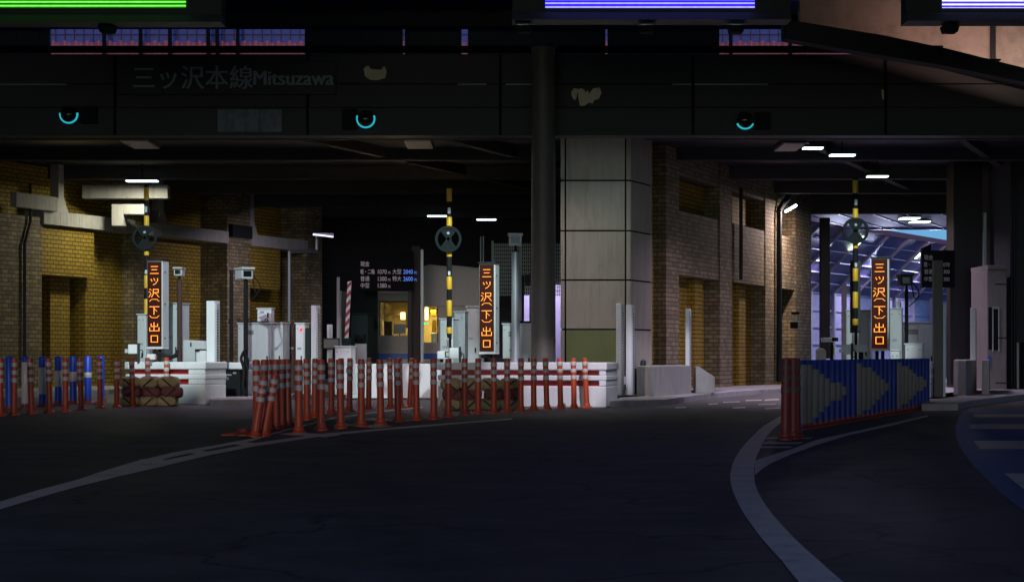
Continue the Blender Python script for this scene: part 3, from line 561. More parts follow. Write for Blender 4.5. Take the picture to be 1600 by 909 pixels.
# ---------------------------------------------------------------- island nose barriers
def nose(label, px0, pyb, w, d, h=.97, mr=.16):
    """White island nose with two recessed red stripes; front-left foot at the given pixel, turned by YAW."""
    x, y, _ = G(px0, pyb); t = thing('island_barrier', label, 'barrier', (x, y, 0), 'white island barriers', YAW)
    s = MB(); s.prism([(0, .06), (.10, 0), (w, 0), (w, d), (0, d)], 0, .46); s.build('base_block', M['white'], t, local=True, bevel=.025)
    s = MB(); s.prism([(.06, .14), (.14, .09), (w - mr, .09), (w - mr, d), (.06, d)], .462, .80); s.build('red_recess', M['red'], t, local=True)
    s = MB(); s.prism([(-.01, .05), (.10, -.01), (w + .01, -.01), (w + .01, d), (-.01, d)], .58, .69); s.build('middle_rail', M['white'], t, local=True, bevel=.02)
    s = MB(); s.prism([(-.03, .04), (.10, -.03), (w + .02, -.03), (w + .02, d + .02), (-.03, d + .02)], .802, h); s.build('top_rail', M['white'], t, local=True, bevel=.025)
    s = MB(); s.prism([(w - mr + .005, .0), (w - .003, .0), (w - .003, d - .01), (w - mr + .005, d - .01)], .463, .578); s.prism([(w - mr + .005, .0), (w - .003, .0), (w - .003, d - .01), (w - mr + .005, d - .01)], .692, .80); s.build('end_post', M['white'], t, local=True, bevel=.01)
    return t
nose('white island barrier with red stripes behind the leftmost sandbags', 195, 631.1, 2.0, 1.2, .97, .42)
nose('longest white island barrier with red stripes, below the round column', 683, 634.7, 3.80, 1.2)
nose('white island barrier end showing past the blue post row', 1396, 630, .86, 2.0)

# ---------------------------------------------------------------- sandbags
def bag_mb(w, d, h, seed):
    rnd = random.Random(seed); s = MB(); nu, nv = 20, 10; vs = []; p = .45
    sg = lambda c, e: math.copysign(abs(c) ** e, c)
    ph = [rnd.uniform(0, 6.28) for _ in range(4)]
    for j in range(nv + 1):
        v = -math.pi / 2 + math.pi * j / nv
        for i in range(nu):
            u = 2 * math.pi * i / nu
            k = 1 + .05 * math.sin(3 * u + ph[0]) + .04 * math.sin(5 * u + 2 * v + ph[1])
            vs.append((w / 2 * sg(math.cos(v), p) * sg(math.cos(u), p) * k, d / 2 * sg(math.cos(v), p) * sg(math.sin(u), p) * k, h / 2 * sg(math.sin(v), .6) * (1 + .10 * math.sin(4 * u + ph[2])) + .012 * math.sin(7 * u + ph[3])))
    fs = [(j * nu + i, j * nu + (i + 1) % nu, (j + 1) * nu + (i + 1) % nu, (j + 1) * nu + i) for j in range(nv) for i in range(nu)]
    return s.add(vs, fs)
LAY = ['bottom layer', 'middle layer', 'top layer']
def stack(px0, pyb, cols, w, where, dark=False):
    x, y, _ = G(px0, pyb)
    for lv in range(3):
        for c in range(cols):
            off = (.05 if lv == 1 else 0) + random.uniform(-.03, .03)
            m = M['maroon'] if lv == 1 else M['tan']
            colour = 'maroon' if lv == 1 else 'tan'
            pos = 'leftmost' if c == 0 else 'rightmost' if c == cols - 1 else NTH[c] + ' from left'
            hh = .208
            b = thing('sandbag', '%s sandbag, %s, %s, %s' % (colour, pos, LAY[lv], where), 'sandbag', (x + (c + .5) * w + off, y + .24, hh * (lv + .5) + .005), 'sandbags piled against the island barriers')
            bag_mb(w * 1.04, .55, hh * 1.12, px0 + lv * 10 + c).build('bag', m, b, local=True, smooth=True).rotation_euler = (random.uniform(-.05, .05), random.uniform(-.06, .06), random.uniform(-.08, .08))
            s = MB(); sgn = 1 if (c + lv) % 2 else -1
            s.hexa([(-.09 * sgn - .025, -.292, -hh * .42), (-.09 * sgn + .025, -.292, -hh * .42), (-.09 * sgn + .025, -.24, -hh * .42), (-.09 * sgn - .025, -.24, -hh * .42)], [(.11 * sgn - .025, -.292, hh * .42), (.11 * sgn + .025, -.292, hh * .42), (.11 * sgn + .025, -.24, hh * .42), (.11 * sgn - .025, -.24, hh * .42)]); s.build('strap', M['strap'], b, local=True)
stack(187, 634.6, 3, .42, 'pile before the left island')
stack(688, 640.5, 4, .41, 'pile before the middle island')

# ---------------------------------------------------------------- delineator posts
def make_post(label, m, group, h=1.07, r=.059):
    t = thing('delineator_post', label, 'delineator post', (0, 0, 0), group)
    s = MB(); s.lathe([(.115, 0), (.115, .018), (.10, .032), (.078, .05), (.072, .085), (r + .004, .10)], 0, 0, 16); s.build('base', m, t, local=True, smooth=True)
    s = MB(); s.lathe([(r, .08), (r * .97, .5), (r * .95, h - .03), (r * .90, h - .008), (r * .6, h)], 0, 0, 16); s.build('tube', m, t, local=True, smooth=True)
    for z in (.62, .765, .91):
        s = MB(); s.lathe([(r + .002, z), (r + .003, z + .003), (r + .003, z + .076), (r + .001, z + .079)], 0, 0, 16); s.build('reflective_band', M['bandold'] if m is M['orangeold'] and 'dark' in group else M['band'], t, local=True, smooth=True)
    return t
proto, pold = {}, None
def put(key, m, label, px, py, group, lean=(0, 0), h=1.0, rz=0):
    t = proto.get(key)
    if t is None: t = proto[key] = make_post(label, m, group)
    else: t = dup(t)
    t['label'] = label; t['group'] = group
    x, y, _ = G(px, py); t.location = (x, y, .0); t.rotation_euler = (lean[0], lean[1], rz); t.scale = (1, 1, h); return t
GL = 'orange delineator posts'
lr = [(0.5, 650), (21.6, 648.7), (49.6, 646.8), (77.3, 644.7), (102.4, 643.4), (127.2, 640.7), (157, 637.3), (182.6, 636.3), (208, 634.6), (232, 633.2), (260, 632)]
for i, (px, py) in enumerate(lr):
    put('o', M['orange'], '%s orange post from the left in the row at the far left edge' % NTH[i] if i < 7 else '%s orange post from the left before the left sandbag pile' % NTH[i - 7], px, py, GL, (random.uniform(-.015, .015), [0, .01, -.035, -.015, 0, -.03, -.02, .0, -.03, -.02, .0][i]))
back = [(402, 679), (412, 675.8), (422, 673), (432.5, 670), (442, 667.5), (451, 665), (480, 656), (491.5, 652), (518, 647), (533, 645), (546, 642.5), (576, 640), (610, 637), (626, 636.3), (640, 636)]
for i, (px, py) in enumerate(back):
    lab = 'pale orange leaning post at the far end of the middle cluster back row' if i == 14 else '%s orange post from the near end of the middle cluster back row' % NTH[i]
    put('o', M['orange'] if i > 8 else M['orangeold'], lab, px, py, GL, (random.uniform(-.02, .02), .05 if i == 14 else random.uniform(-.03, .015)))
front = [(467, 677), (501.7, 672.4), (533, 669.3), (564.5, 666), (595, 663.5), (622, 659), (651, 656.6), (677.5, 654.8), (700.5, 652), (726, 648), (747, 647), (771.6, 645.5), (792.4, 643.6), (814, 642.3), (834, 640.8), (854.6, 639.6), (876, 638.8), (897, 638), (917, 637)]
for i, (px, py) in enumerate(front):
    lab = 'rightmost orange post, front row, at the right end of the white barrier' if i == 18 else '%s orange post from the left in the front row of the middle cluster' % NTH[i]
    put('o', M['orange'], lab, px, py, GL, (random.uniform(-.012, .012), [0, 0, -.025, 0, -.015, -.015, -.015, 0, 0, 0, 0, 0, 0, .0, .0, -.03, -.02, -.015, -.045][i]))
# broken posts at the near end
bx0, by0, _ = G(397, 681.5)
for k, (dx, dy, ln, lab) in enumerate(((.04, -.25, 1.02, 'bent orange post leaning right at the near end of the cluster, front one'), (.14, -.05, 1.04, 'bent orange post leaning right at the near end of the cluster, rear one'))):
    t = put('o', M['orange'], lab, 0, 700, GL, (-.04, .15 + .03 * k), .80 + .02 * k); t.location = (bx0 + dx, by0 + dy, 0)
t = thing('fallen_post', 'flattened broken red post base lying left of the bent posts', 'broken post', (bx0 - .12, by0 - .2, .02), 'orange delineator posts')
s = MB(); s.lathe([(.15, 0), (.15, .02), (.09, .05), (.07, .10)], 0, 0, 14); s.build('base', M['orangeold'], t, local=True, smooth=True)
s = MB(); s.hexa([(-.32, -.08, .0), (.0, -.10, .0), (.02, .08, .0), (-.28, .06, .0)], [(-.30, -.06, .035), (.0, -.07, .06), (.02, .06, .05), (-.27, .04, .03)]); s.build('tube', M['orangeold'], t, local=True, bevel=.015)
# dark red posts at the near end of the blue row
for i, (px, py) in enumerate(((1226.5, 687), (1231, 683.5), (1239, 685.5), (1245, 681), (1237, 677))):
    put('o2', M['orangeold'], '%s dark red post from the left at the near end of the blue row' % NTH[i], px, py, 'dark red delineator posts', (0, random.uniform(-.01, .01)), 1.02)
# blue and white posts
def blue_post(label, x, y, wz0, wz1, group, h=1.06, r=.068, lean=0, shaded=True):  # default takes the copies with shade painted into their colour
    t = thing('blue_post', label, 'delineator post', (x, y, 0), group)
    s = MB(); s.lathe([(r, .05), (r * .98, .5), (r * .96, h - .02), (r * .8, h)], 0, 0, 14); s.build('tube', M['shadeblue'] if shaded else M['blue'], t, local=True, smooth=True)
    s = MB(); s.lathe([(.15, 0), (.15, .02), (.09, .045), (r + .006, .09)], 0, 0, 14); s.build('base', M['orangeold'], t, local=True, smooth=True)
    if wz1 - wz0 > .03:
        s = MB(); s.lathe([(r + .001, wz0), (r + .004, wz0 + .004), (r + .004, wz1 - .004), (r + .001, wz1)], 0, 0, 14); s.build('white_sleeve', M['shadewhite'] if shaded else M['band'], t, local=True, smooth=True)
    t.rotation_euler = (0, lean, 0); return t
p0, p1 = Vector(G(1252, 671)), Vector(G(1447, 637)); n = 28
arrows = ((1250, 1322), (1339, 1388), (1400, 1444))
for i in range(n):
    p = p0.lerp(p1, i / (n - 1)); px = 800 + F * p.x / p.y; wz = (0, 0)
    for a, b in arrows:
        if a - 4 <= px < b: q = 1 - max(0, math.floor((px - a) / (b - a) * 6)) / 6; hw = .46 * q; wz = (.54 - hw, .53 + hw)
    kind = 'blue post with a white sleeve' if wz[1] > 0 else 'plain blue post'
    if i == 0: lab = 'cracked mostly white post at the near end of the blue arrow row'
    else: lab = '%s, %s from the near end of the right arrow row' % (kind, NTH[i])
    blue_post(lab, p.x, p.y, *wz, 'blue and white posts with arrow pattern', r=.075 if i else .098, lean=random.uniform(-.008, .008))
for i, (px, py, a, b) in enumerate(((15, 641, .0, .0), (40, 637.6, .10, .98), (66.5, 635.4, .28, .86), (91.6, 633.2, .42, .78), (114.5, 630.6, .52, .74), (137.5, 629.5, .60, .72), (158, 628.2, 0, 0))):
    x, y, _ = G(px, py)
    lab = ['blue post at the far left edge behind the orange row', 'almost fully white post with blue tip in the far left row', 'white post with blue ends, tall white part, far left row', 'blue and white post, white over its middle half, far left row', 'blue post with a broad white band, far left row', 'blue post with one narrow white band, far left row', 'plain blue post hidden behind an orange post near the left sandbags'][i]
    blue_post(lab, x, y, a, b, 'blue and white posts at the far left', r=.085, h=1.10, shaded=False, lean=random.uniform(-.01, .015))

# ---------------------------------------------------------------- amber message signs
GLYPH = {
 'san': [(3, 2, 12, 2), (4, 7, 11, 7), (2, 13, 13, 13)],
 'tsu': [(3, 4, 4, 7), (7, 3, 8, 6), (12, 3, 12, 6), (12, 6, 10, 10), (10, 10, 6, 13)],
 'taku': [(1, 2, 3, 3), (0, 6, 2, 7), (0, 14, 3, 9), (6, 2, 13, 2), (13, 2, 13, 7), (6, 7, 13, 7), (6, 2, 6, 9), (6, 9, 4, 14), (9, 8, 14, 14)],
 'open': [(1, 9, 4, 5), (4, 5, 11, 5), (11, 5, 14, 9)], 'close': [(1, 5, 4, 9), (4, 9, 11, 9), (11, 9, 14, 5)],
 'shita': [(1, 2, 14, 2), (7, 2, 7, 14), (8, 6, 11, 9)],
 'de': [(7, 1, 7, 14), (3, 3, 3, 7), (12, 3, 12, 7), (3, 7, 12, 7), (1, 9, 1, 14), (14, 9, 14, 14), (1, 14, 14, 14)],
 'kuchi': [(3, 3, 12, 3), (12, 3, 12, 13), (12, 13, 3, 13), (3, 13, 3, 3)]}
def dots(g):
    out = set()
    for a, b, c, d in GLYPH[g]:
        k = max(abs(c - a), abs(d - b), 1)
        for i in range(k + 1): out.add((round(a + (c - a) * i / k), round(b + (d - b) * i / k)))
    return out
ROWS = [('san', 0.05), ('tsu', .185), ('taku', .32), ('open', .425), ('shita', .525), ('close', .62), ('de', .72), ('kuchi', .86)]
def led_sign(label, px0, pyt, pyb, Y, w, d):
    h = (pyb - pyt) * Y / F; z0 = Z(pyb, Y); x0 = X(px0, Y)
    t = thing('message_sign', label, 'sign', (x0, Y, z0), 'amber vertical message signs', YAW)
    s = MB(); s.box(0, w, .012, d, .045, h - .03); s.build('cabinet', M['cabinet'], t, local=True, bevel=.008)
    s = MB(); s.box(.012, w - .035, 0, .0115, .06, h - .06); s.build('display', M['ledface'], t, local=True)
    s = MB(); s.box(-.015, w + .02, -.05, d + .02, h - .03, h); s.build('top_cap', M['steel'], t, local=True)
    s = MB(); s.box(0, w, -.03, d, 0, .044); s.build('bottom_rail', M['white'], t, local=True, bevel=.006)
    s = MB(); c = MB(); dw = w - .047; cell = dw / 19.5; hh = h - .12; ox = .012 + 1.9 * cell
    for gname, f in ROWS:
        zt = h - .06 - hh * f + hh * .012; ch = hh * .112 / 15
        if gname in ('open', 'close'): ch *= .75
        for a, b in dots(gname):
            x = ox + a * cell; z = zt - b * ch
            s.box(x, x + cell * .92, -.004, -.0005, z - ch * .95, z)
            c.box(x + cell * .22, x + cell * .70, -.006, -.0042, z - ch * .72, z - ch * .22)
    le = s.build('lettering', M['ledtext'], t, local=True); c.build('lettering_core', M['ledcore'], t, local=True)
    s = MB()
    for zz in (.25, h * .5, h - .3): s.cyl((w, d * .35, zz), (w + .012, d * .35, zz), .02, n=8)
    s.build('screw', M['black'], t, local=True)
    for xx in (w * .3, w * .62):
        s = MB(); s.cyl((xx, d * .5, .14 - z0), (xx, d * .5, .0), .04, n=10); s.build('leg', M['rubber'], t, local=True)
    return t
led_sign('amber message sign at the left island, beside the white cabinets', 229.5, 405, 545, 46.4, .40, .34)
led_sign('amber message sign in the middle, beside the round steel camera pole', 748.5, 409.5, 553, 44.2, .375, .33)
led_sign('amber message sign at the right, before the lavender noise barrier', 1361, 401, 548, 45.0, .40, .30)

# ---------------------------------------------------------------- striped poles with wheel-shaped lamps
def striped_pole(where, px, Y, k=0.0, ytop=290.0, ext=None):
    x = X(px, Y); zz = lambda q: Z(q + k, Y)
    t = thing('striped_pole', 'yellow and black striped height pole ' + where, 'pole', (x, Y, .14), 'striped poles with wheel lamps')
    r = .058
    s = MB(); s.lathe([(r * .7, zz(528)), (r, zz(523)), (r, zz(292)), (r * .8, zz(290))], x, Y, 16); s.build('pole', M['black'], t, smooth=True)
    for a, b in ((294.8, 315), (339, 357), (394.5, 401), (432, 452), (469, 494), (511, 521)):
        s = MB(); s.lathe([(r + .001, zz(b)), (r + .004, zz(b - .5)), (r + .004, zz(a + .5)), (r + .001, zz(a))], x, Y, 16); s.build('yellow_band', M['yellow'], t, smooth=True)
    s = MB(); s.box(x - .03, x + .03, Y - r - .03, Y - r + .002, zz(334), zz(325)); s.build('sticker', M['cabinet'], t)
    s = MB(); s.box(x - .026, x + .026, Y - r - .02, Y - r + .002, zz(430), zz(424)); s.build('clamp', M['cabinet'], t)
    s = MB(); s.cyl((x + .02, Y + .03, .14), (x + .02, Y + .03, zz(526)), .03, n=8); s.build('stand', M['rubber'], t)
    wx = x - 1.2 * Y / F; cz = zz(374); wy = Y - .16
    w = MB(); w.ring_y(wx, wy, cz, .292, .235, .07); w.build('lamp_ring', M['wheel'], t)
    w = MB()
    for sg_ in (1, -1):
        for up in (1, -1):
            a = math.pi / 2 * up + sg_ * R(36); c, q = math.cos(a), math.sin(a); nx, nz = -q, c
            w.hexa([(wx + nx * .03, wy + .01, cz + nz * .03), (wx - nx * .03, wy + .01, cz - nz * .03), (wx - nx * .03, wy + .06, cz - nz * .03), (wx + nx * .03, wy + .06, cz + nz * .03)],
                   [(wx + c * .25 + nx * .035, wy + .01, cz + q * .25 + nz * .035), (wx + c * .25 - nx * .035, wy + .01, cz + q * .25 - nz * .035), (wx + c * .25 - nx * .035, wy + .06, cz + q * .25 - nz * .035), (wx + c * .25 + nx * .035, wy + .06, cz + q * .25 + nz * .035)])
    w.build('spoke', M['wheel'], t)
    for up in (1, -1):
        w = MB(); pts = [(0, 0)] + [(.24 * math.cos(math.pi / 2 * up + R(q)), .24 * math.sin(math.pi / 2 * up + R(q))) for q in (-36, -18, 0, 18, 36)]
        w.prism_y([(wx + a, cz + b) for a, b in pts], wy + .03, wy + .05); w.build('lens_plate', M['black'], t)
    w = MB(); w.cyl((wx, wy + .0, cz + .13), (wx, wy + .03, cz + .13), .03, n=12); w.build('bolt_cap', M['letter'], t)
    w = MB(); w.box(x - .05, x + .05, wy + .06, Y - r + .01, cz - .06, cz + .06); w.build('lamp_bracket', M['black'], t)
    return t
striped_pole('on the left island, under the lit strip lamp', 229, 47.3, -2)
striped_pole('on the middle island, before the white toll booth', 702, 44.0, 0)
striped_pole('on the right island, before the lavender barrier', 1336.5, 44.6, -13)
s = MB(); s.pbox(1329.5, 1344.5, 407, 520, 44.9, .12); tag(s.build('back_channel', M['steel']), 'dark steel channel standing behind the lower right striped pole', 'channel')

# ---------------------------------------------------------------- cabinets and other equipment
def ytool(t):
    return lambda m, *a: None
def cabinet(label, px0, px1, pyt, pyb, Y, d=.5, m='cabinet', cat='cabinet', doors=1, name='cabinet', lid=True, group=None, ground=True, bev=.012):
    x0 = X(px0, Y); w = (px1 - px0) * Y / F / .97; zt, zb = Z(pyt, Y), (.14 if ground else Z(pyb, Y))
    t = thing(name, label, cat, (x0, Y, zb), group, YAW); h = zt - zb
    s = MB(); s.box(0, w, .02, d, 0, h - (.03 if lid else 0)); s.build('body', M[m], t, local=True, bevel=bev)
    if lid: s = MB(); s.box(-.02, w + .02, -.01, d + .02, h - .028, h); s.build('lid', M[m], t, local=True, bevel=.006)
    for k in range(doors):
        a, b = w * k / doors + .025, w * (k + 1) / doors - .025; s = MB(); s.box(a, b, 0, .018, .05, h - .07); dd = s.build('door', M[m], t, local=True, bevel=.004)
        s = MB(); s.box(b - .07, b - .04, -.02, -.001, h * .5 - .06, h * .5 + .06); s.build('handle', M['black'], dd, local=True)
    if doors:
        b = MB()
        for xx in (.06, w - .06):
            for z2 in (.12, h - .15): b.cyl((xx, -.006, z2), (xx, .0, z2), .012, n=8)
        b.build('screw', M['steel'], t, local=True)
        if w > .45: b = MB(); [b.box(w * .2, w * .5, -.004, -.0005, h - .30 + .03 * q, h - .285 + .03 * q) for q in range(4)]; b.build('vent', M['steel'], t, local=True)
        b = MB(); b.box(w * .22, w * .22 + .11, -.004, -.0008, h * .62, h * .62 + .06); b.build('label_plate', M['letter'], t, local=True)
    return t
def box_part(t, name, px0, px1, py0, py1, Y, d, m, bev=0): s = MB(); s.pbox(px0, px1, py0, py1, Y, d); o = s.build(name, M[m], None, bevel=bev); return o
# left island
cabinet('narrow white cabinet left of the left amber sign', 214, 228, 490, 560, 47.0, .4)
cabinet('tall white cabinet just right of the left amber sign', 256, 281, 473, 560, 47.6, .6)
def small_box(label, px0, px1, py0, py1, Y, stalk):
    t = thing('sensor_box', label, 'sensor', (X((px0 + px1) / 2, Y), Y, .14), 'white sensor boxes')
    s = MB(); s.pbox(px0, px1, py0, py1, Y, .22); s.build('body', M['white'], t, bevel=.01)
    s = MB(); s.pbox(px1 + .4, px1 + 4, py0 - 2, py1 + 14, Y + .05, .07); s.build('post', M['steel'], t)
    s = MB(); s.pbox(px0 - 5, px0 - .4, py0 + 7, py0 + 13, Y + .06, .10); s.build('lens', M['greymet'], t)
    s = MB(); s.tube([(X(px1 + 4, Y), Y + .1, Z(py0 + 8, Y)), (X(px1 + 8, Y), Y + .1, Z(py0 + 10, Y)), (X(px1 + 8, Y), Y + .1, Z(py0 + 18, Y)), (X(px1 + 5, Y), Y + .1, Z(py0 + 20, Y))], .012, 6); s.build('cable', M['black'], t)
    return t
small_box('small white sensor box on the left island beside the dark stub post', 200, 214, 538, 552.5, 45.6, 0)
s = MB(); Y = 45.5; s.pbox(229, 242, 553, 562, Y, .2); t = thing('sensor_box', 'tiny white box below the left amber sign', 'sensor', (X(235, Y), Y, Z(562, Y)), 'white sensor boxes'); s.build('body', M['white'], t, bevel=.02); s = MB(); s.cyl((X(235, Y), Y + .1, .9), (X(235, Y), Y + .1, Z(562, Y)), .03, n=8); s.build('stem', M['greymet'], t)
t = thing('cable_bundle', 'dark bundle of cables lying under the left amber sign', 'cables', (X(255, 46), 46, .97))
for k in range(5): s = MB(); s.tube([(X(240 + 3 * k, 46), 45.9 + .05 * k, Z(549 + k, 46)), (X(252 + 3 * k, 46), 46.0 + .05 * k, Z(554 + k, 46)), (X(262 + 3 * k, 46), 46.0, Z(560 - k, 46)), (X(276, 46), 46.1, Z(556 - 2 * k, 46))], .035, 8); s.build('cable', M['rubber'], t, smooth=True)
t = thing('ticket_machine', 'white ticket machine with stepped hood right of the left amber sign', 'ticket machine', (X(286, 47.2), 47.2, .14), rz=YAW)
Y = 47.2; sc_ = Y / F; h = Z(531, Y) - .14
s = MB(); s.prism_y([(.0, 0), (.30, 0), (.30, h - .22), (.58, h - .22), (.58, h - .05), (.30, h - .01), (.0, h)], 0, .5); s.build('hood', M['cabinet'], t, local=True, bevel=.012)
s = MB(); s.box(.31, .56, .06, .48, 0, h - .25); s.build('body', M['white'], t, local=True, bevel=.01)
s = MB(); s.box(.30, .40, .02, .06, h - .27, h - .225); s.build('slot', M['black'], t, local=True)
s = MB(); s.box(.19, .22, -.02, -.001, h - .16, h - .06); s.build('lock', M['black'], t, local=True)
def cam_pole(label, px, pyb, pyt, hx0, hx1, hy0, hy1, Y, pm='steel', pr=.045, hm='cabinet', tilt=0, cable=False):
    t = thing('pole_camera', label, 'camera', (X(px, Y), Y, .14), 'traffic cameras on poles'); zt = Z(pyt, Y)
    s = MB(); s.cyl((X(px, Y), Y, .14), (X(px, Y), Y, zt), pr, n=14); s.build('pole', M[pm], t, smooth=True)
    s = MB(); s.cyl((X(px, Y), Y, zt), (X(px, Y), Y, Z(hy1, Y) - .0), .03, n=8); s.build('neck', M['black'], t)
    cx, cz = X((hx0 + hx1) / 2, Y), Z((hy0 + hy1) / 2, Y); w, h = (hx1 - hx0) * Y / F, (hy1 - hy0) * Y / F
    s = MB(); s.box(cx - w * .42, cx + w * .42, Y - .15, Y + .30, cz - h * .5, cz + h * .32); s.rotz(tilt, cx, Y); s.build('camera_body', M[hm], t, bevel=.012)
    s = MB(); s.box(cx - w * .5, cx + w * .5, Y - .22, Y + .32, cz + h * .33, cz + h * .5); s.rotz(tilt, cx, Y); s.build('sun_hood', M[hm], t, bevel=.006)
    s = MB(); s.box(cx - w * .30, cx + w * .30, Y - .156, Y - .151, cz - h * .32, cz + h * .2); s.rotz(tilt, cx, Y); s.build('lens', M['glass'], t)
    if cable:
        s = MB(); pts = [(cx + w * .4 + .16 * q, Y + .1, cz + .1 - .32 * math.sin(math.pi * .8 * q) - .35 * q) for q in [i / 8 for i in range(9)]]; s.tube(pts, .014, 6)
        s.tube([(cx + w * .3 + .25 * math.sin(math.pi * q), Y + .12, cz - .65 * q) for q in [i / 8 for i in range(9)]], .014, 6); s.build('cable', M['black'], t)
    return t
cam_pole('small camera on a pinkish stem right of the left amber sign', 280.5, 560, 437, 272, 287, 418, 431, 47.5, pm='strap', pr=.06)
cam_pole('white bullet camera on a thin black pole before the buff pillar', 384, 570, 437, 372, 394, 418, 436, 47.5, pm='black', pr=.055, tilt=.5, cable=True)
t = thing('thin_pole', 'thin black pole left of the white bullet camera', 'pole', (X(361.5, 48), 48, .14)); s = MB(); s.cyl((X(361.5, 48), 48, .14), (X(361.5, 48), 48, Z(422, 48)), .045, n=12); s.build('shaft', M['black'], t, smooth=True); s = MB(); s.pbox(357, 360.5, 498, 506, 48, .1); s.build('clamp', M['black'], t)
def light_curtain(label, px, w, pyt, pyb, Y, side=1):
    x0 = X(px, Y); ww = w * Y / F; t = thing('sensor_post', label, 'sensor post', (x0, Y, .14), 'tall white lane sensor posts', YAW); h = Z(pyt, Y) - .14
    s = MB(); s.box(0, ww, 0, .30, .02, h); s.build('housing', M['white'], t, local=True, bevel=.008)
    s = MB(); s.box(ww + .001, ww + .02, .05, .25, .06, h - .06); s.build('sensor_strip', M['cabinet'], t, local=True)
    s = MB(); n = int(h / .075)
    for k in range(n):
        z = .12 + k * (h - .3) / n; s.box(ww + .0203, ww + .024, .10, .17, z, z + .03)
    s.build('sensor_hole', M['black'], t, local=True)
    s = MB(); s.box(-.08, ww + .06, -.04, .34, 0, .019); s.build('foot_plate', M['greymet'], t, local=True)
    return t
light_curtain('tall white sensor post at the right of the left island', 322.5, 14, 470, 622, 46.6)
light_curtain('white sensor post between the red lamp box and the dark monitor', 486, 8.5, 477, 562, 49.6)
light_curtain('thin pale sensor post left of the red striped barrier arm', 526, 5, 433, 560, 54)
light_curtain('left one of two white sensor posts before the square column', 962.5, 8.5, 474, 623, 48.2)
light_curtain('right one of two white sensor posts before the square column', 978, 9, 476, 622, 48.6)
light_curtain('slim sensor post rising between the grey concrete blocks', 1071, 5.5, 482, 618, 51.3)
light_curtain('pale sensor post in the dark at the right island', 1516, 8, 481, 600, 52)
light_curtain('grey post before the right price board', 1400, 6, 470, 560, 49)
# lane equipment left of centre
t = cabinet('black equipment case on the kerb beside the left island', 343.5, 376, 577, 617, 47.6, .45, 'rubber', 'case', 1, 'equipment_case')
s = MB(); s.box(.12, .30, -.006, -.001, .50, .53); s.box(.34, .42, -.006, -.001, .54, .58); s.build('label_plate', M['letter'], t, local=True)
s = MB(); s.pbox(334, 396, 566, 576.5, 47.9, .5); tag(s.build('white_ledge', M['white'], bevel=.02), 'white ledge above the black equipment case', 'ledge')
s = MB(); s.pbox(377, 396, 577.5, 618, 48.5, .4); tag(s.build('white_plinth', M['white'], bevel=.02), 'white plinth right of the black equipment case', 'plinth')
t = thing('cable_loop', 'black cable hanging down beside the black equipment case', 'cable', (X(380, 47.3), 47.3, .14)); s = MB(); s.tube([(X(a, 47.3), 47.3 + .05 * math.sin(i), Z(b, 47.3)) for i, (a, b) in enumerate(((384, 545), (379, 552), (376, 560), (380, 572), (382, 585), (380, 600), (383, 615)))], .035, 8); s.build('cable', M['rubber'], t, smooth=True); s = MB(); s.tube([(X(a, 47.2), 47.25, Z(b, 47.2)) for a, b in ((382, 550), (388, 562), (386, 590), (386, 616))], .02, 8); s.build('cable', M['rubber'], t, smooth=True)
cabinet('broad white double cabinet with screws behind the packed orange posts', 371, 424, 504, 566, 50.5, .55, doors=1)
cabinet('white cabinet joined to the right of the broad cabinet', 425, 442, 503.5, 566, 50.4, .5)
t = cabinet('small white box standing on top of the broad white cabinet', 401.5, 424, 481, 503.6, 50.9, .25, 'white', 'box', 1, 'control_box', ground=False)
t = thing('ring_bolts', 'dark ring bolts and rail on the broad cabinet top', 'bolts', (X(400, 50.7), 50.7, Z(504, 50.7)))
for px in (373, 390, 416): s = MB(); s.ring_y(X(px, 50.7), 50.7, Z(500, 50.7), .045, .025, .02, 12); s.build('ring', M['black'], t)
s = MB(); s.pbox(371, 420, 502, 503.4, 50.72, .03); s.build('rail', M['black'], t)
cabinet('brown narrow box left of the box with a red lamp', 450, 460, 503, 566, 51, .4, 'strap', 'box', 1, 'brown_box')
t = cabinet('pinkish white ticket box with a glowing red lamp', 461.5, 476, 504, 566, 50.6, .35, 'white', 'ticket machine', 1, 'ticket_box')
s = MB(); s.cyl((.16, -.02, .14 + Z(514, 50.6) - .3), (.16, .0, .14 + Z(514, 50.6) - .3), .035, n=12); s.build('red_lamp', M['redlamp'], t, local=True)
s = MB(); s.pbox(477, 484.5, 512, 560, 50.2, .3); tag(s.build('green_partition', M['dkgreen'], bevel=.01), 'dark green upright panel left of the white sensor post', 'panel')
t = thing('lane_monitor', 'dark monitor on a pinkish post behind the orange posts', 'monitor', (X(517, 50), 50, .14)); s = MB(); s.pbox(504.5, 530.5, 528, 545, 50, .12); s.build('casing', M['dkgreen'], t, bevel=.01); s = MB(); s.pbox(506, 529, 530, 543.5, 49.985, .014); s.build('screen', M['screen'], t); s = MB(); s.pbox(511, 519, 507, 566, 50.2, .12); s.build('post', M['white'], t)
for k in range(2): s = MB(); s.pbox(514.5 + 2.2 * k, 515.6 + 2.2 * k, 509, 560, 50.17, .028); s.build('groove', M['greymet'], t)
cabinet('low pink-white box with small red marks below the barrier arm', 523, 548, 540, 580, 49.8, .4, 'white', 'box', 1, 'toll_box')
t = thing('lane_barrier', 'raised red and white striped lane barrier arm', 'barrier', (X(543, 52), 52, .14))
s = MB(); xa_, xb_ = 538.5, 549; s.prism_y([(X(538.3, 52), Z(528, 52)), (X(544.5, 52), Z(528, 52)), (X(549, 52), Z(439, 52)), (X(543, 52), Z(440, 52))], 52, 52.06); s.build('boom', M['white'], t)
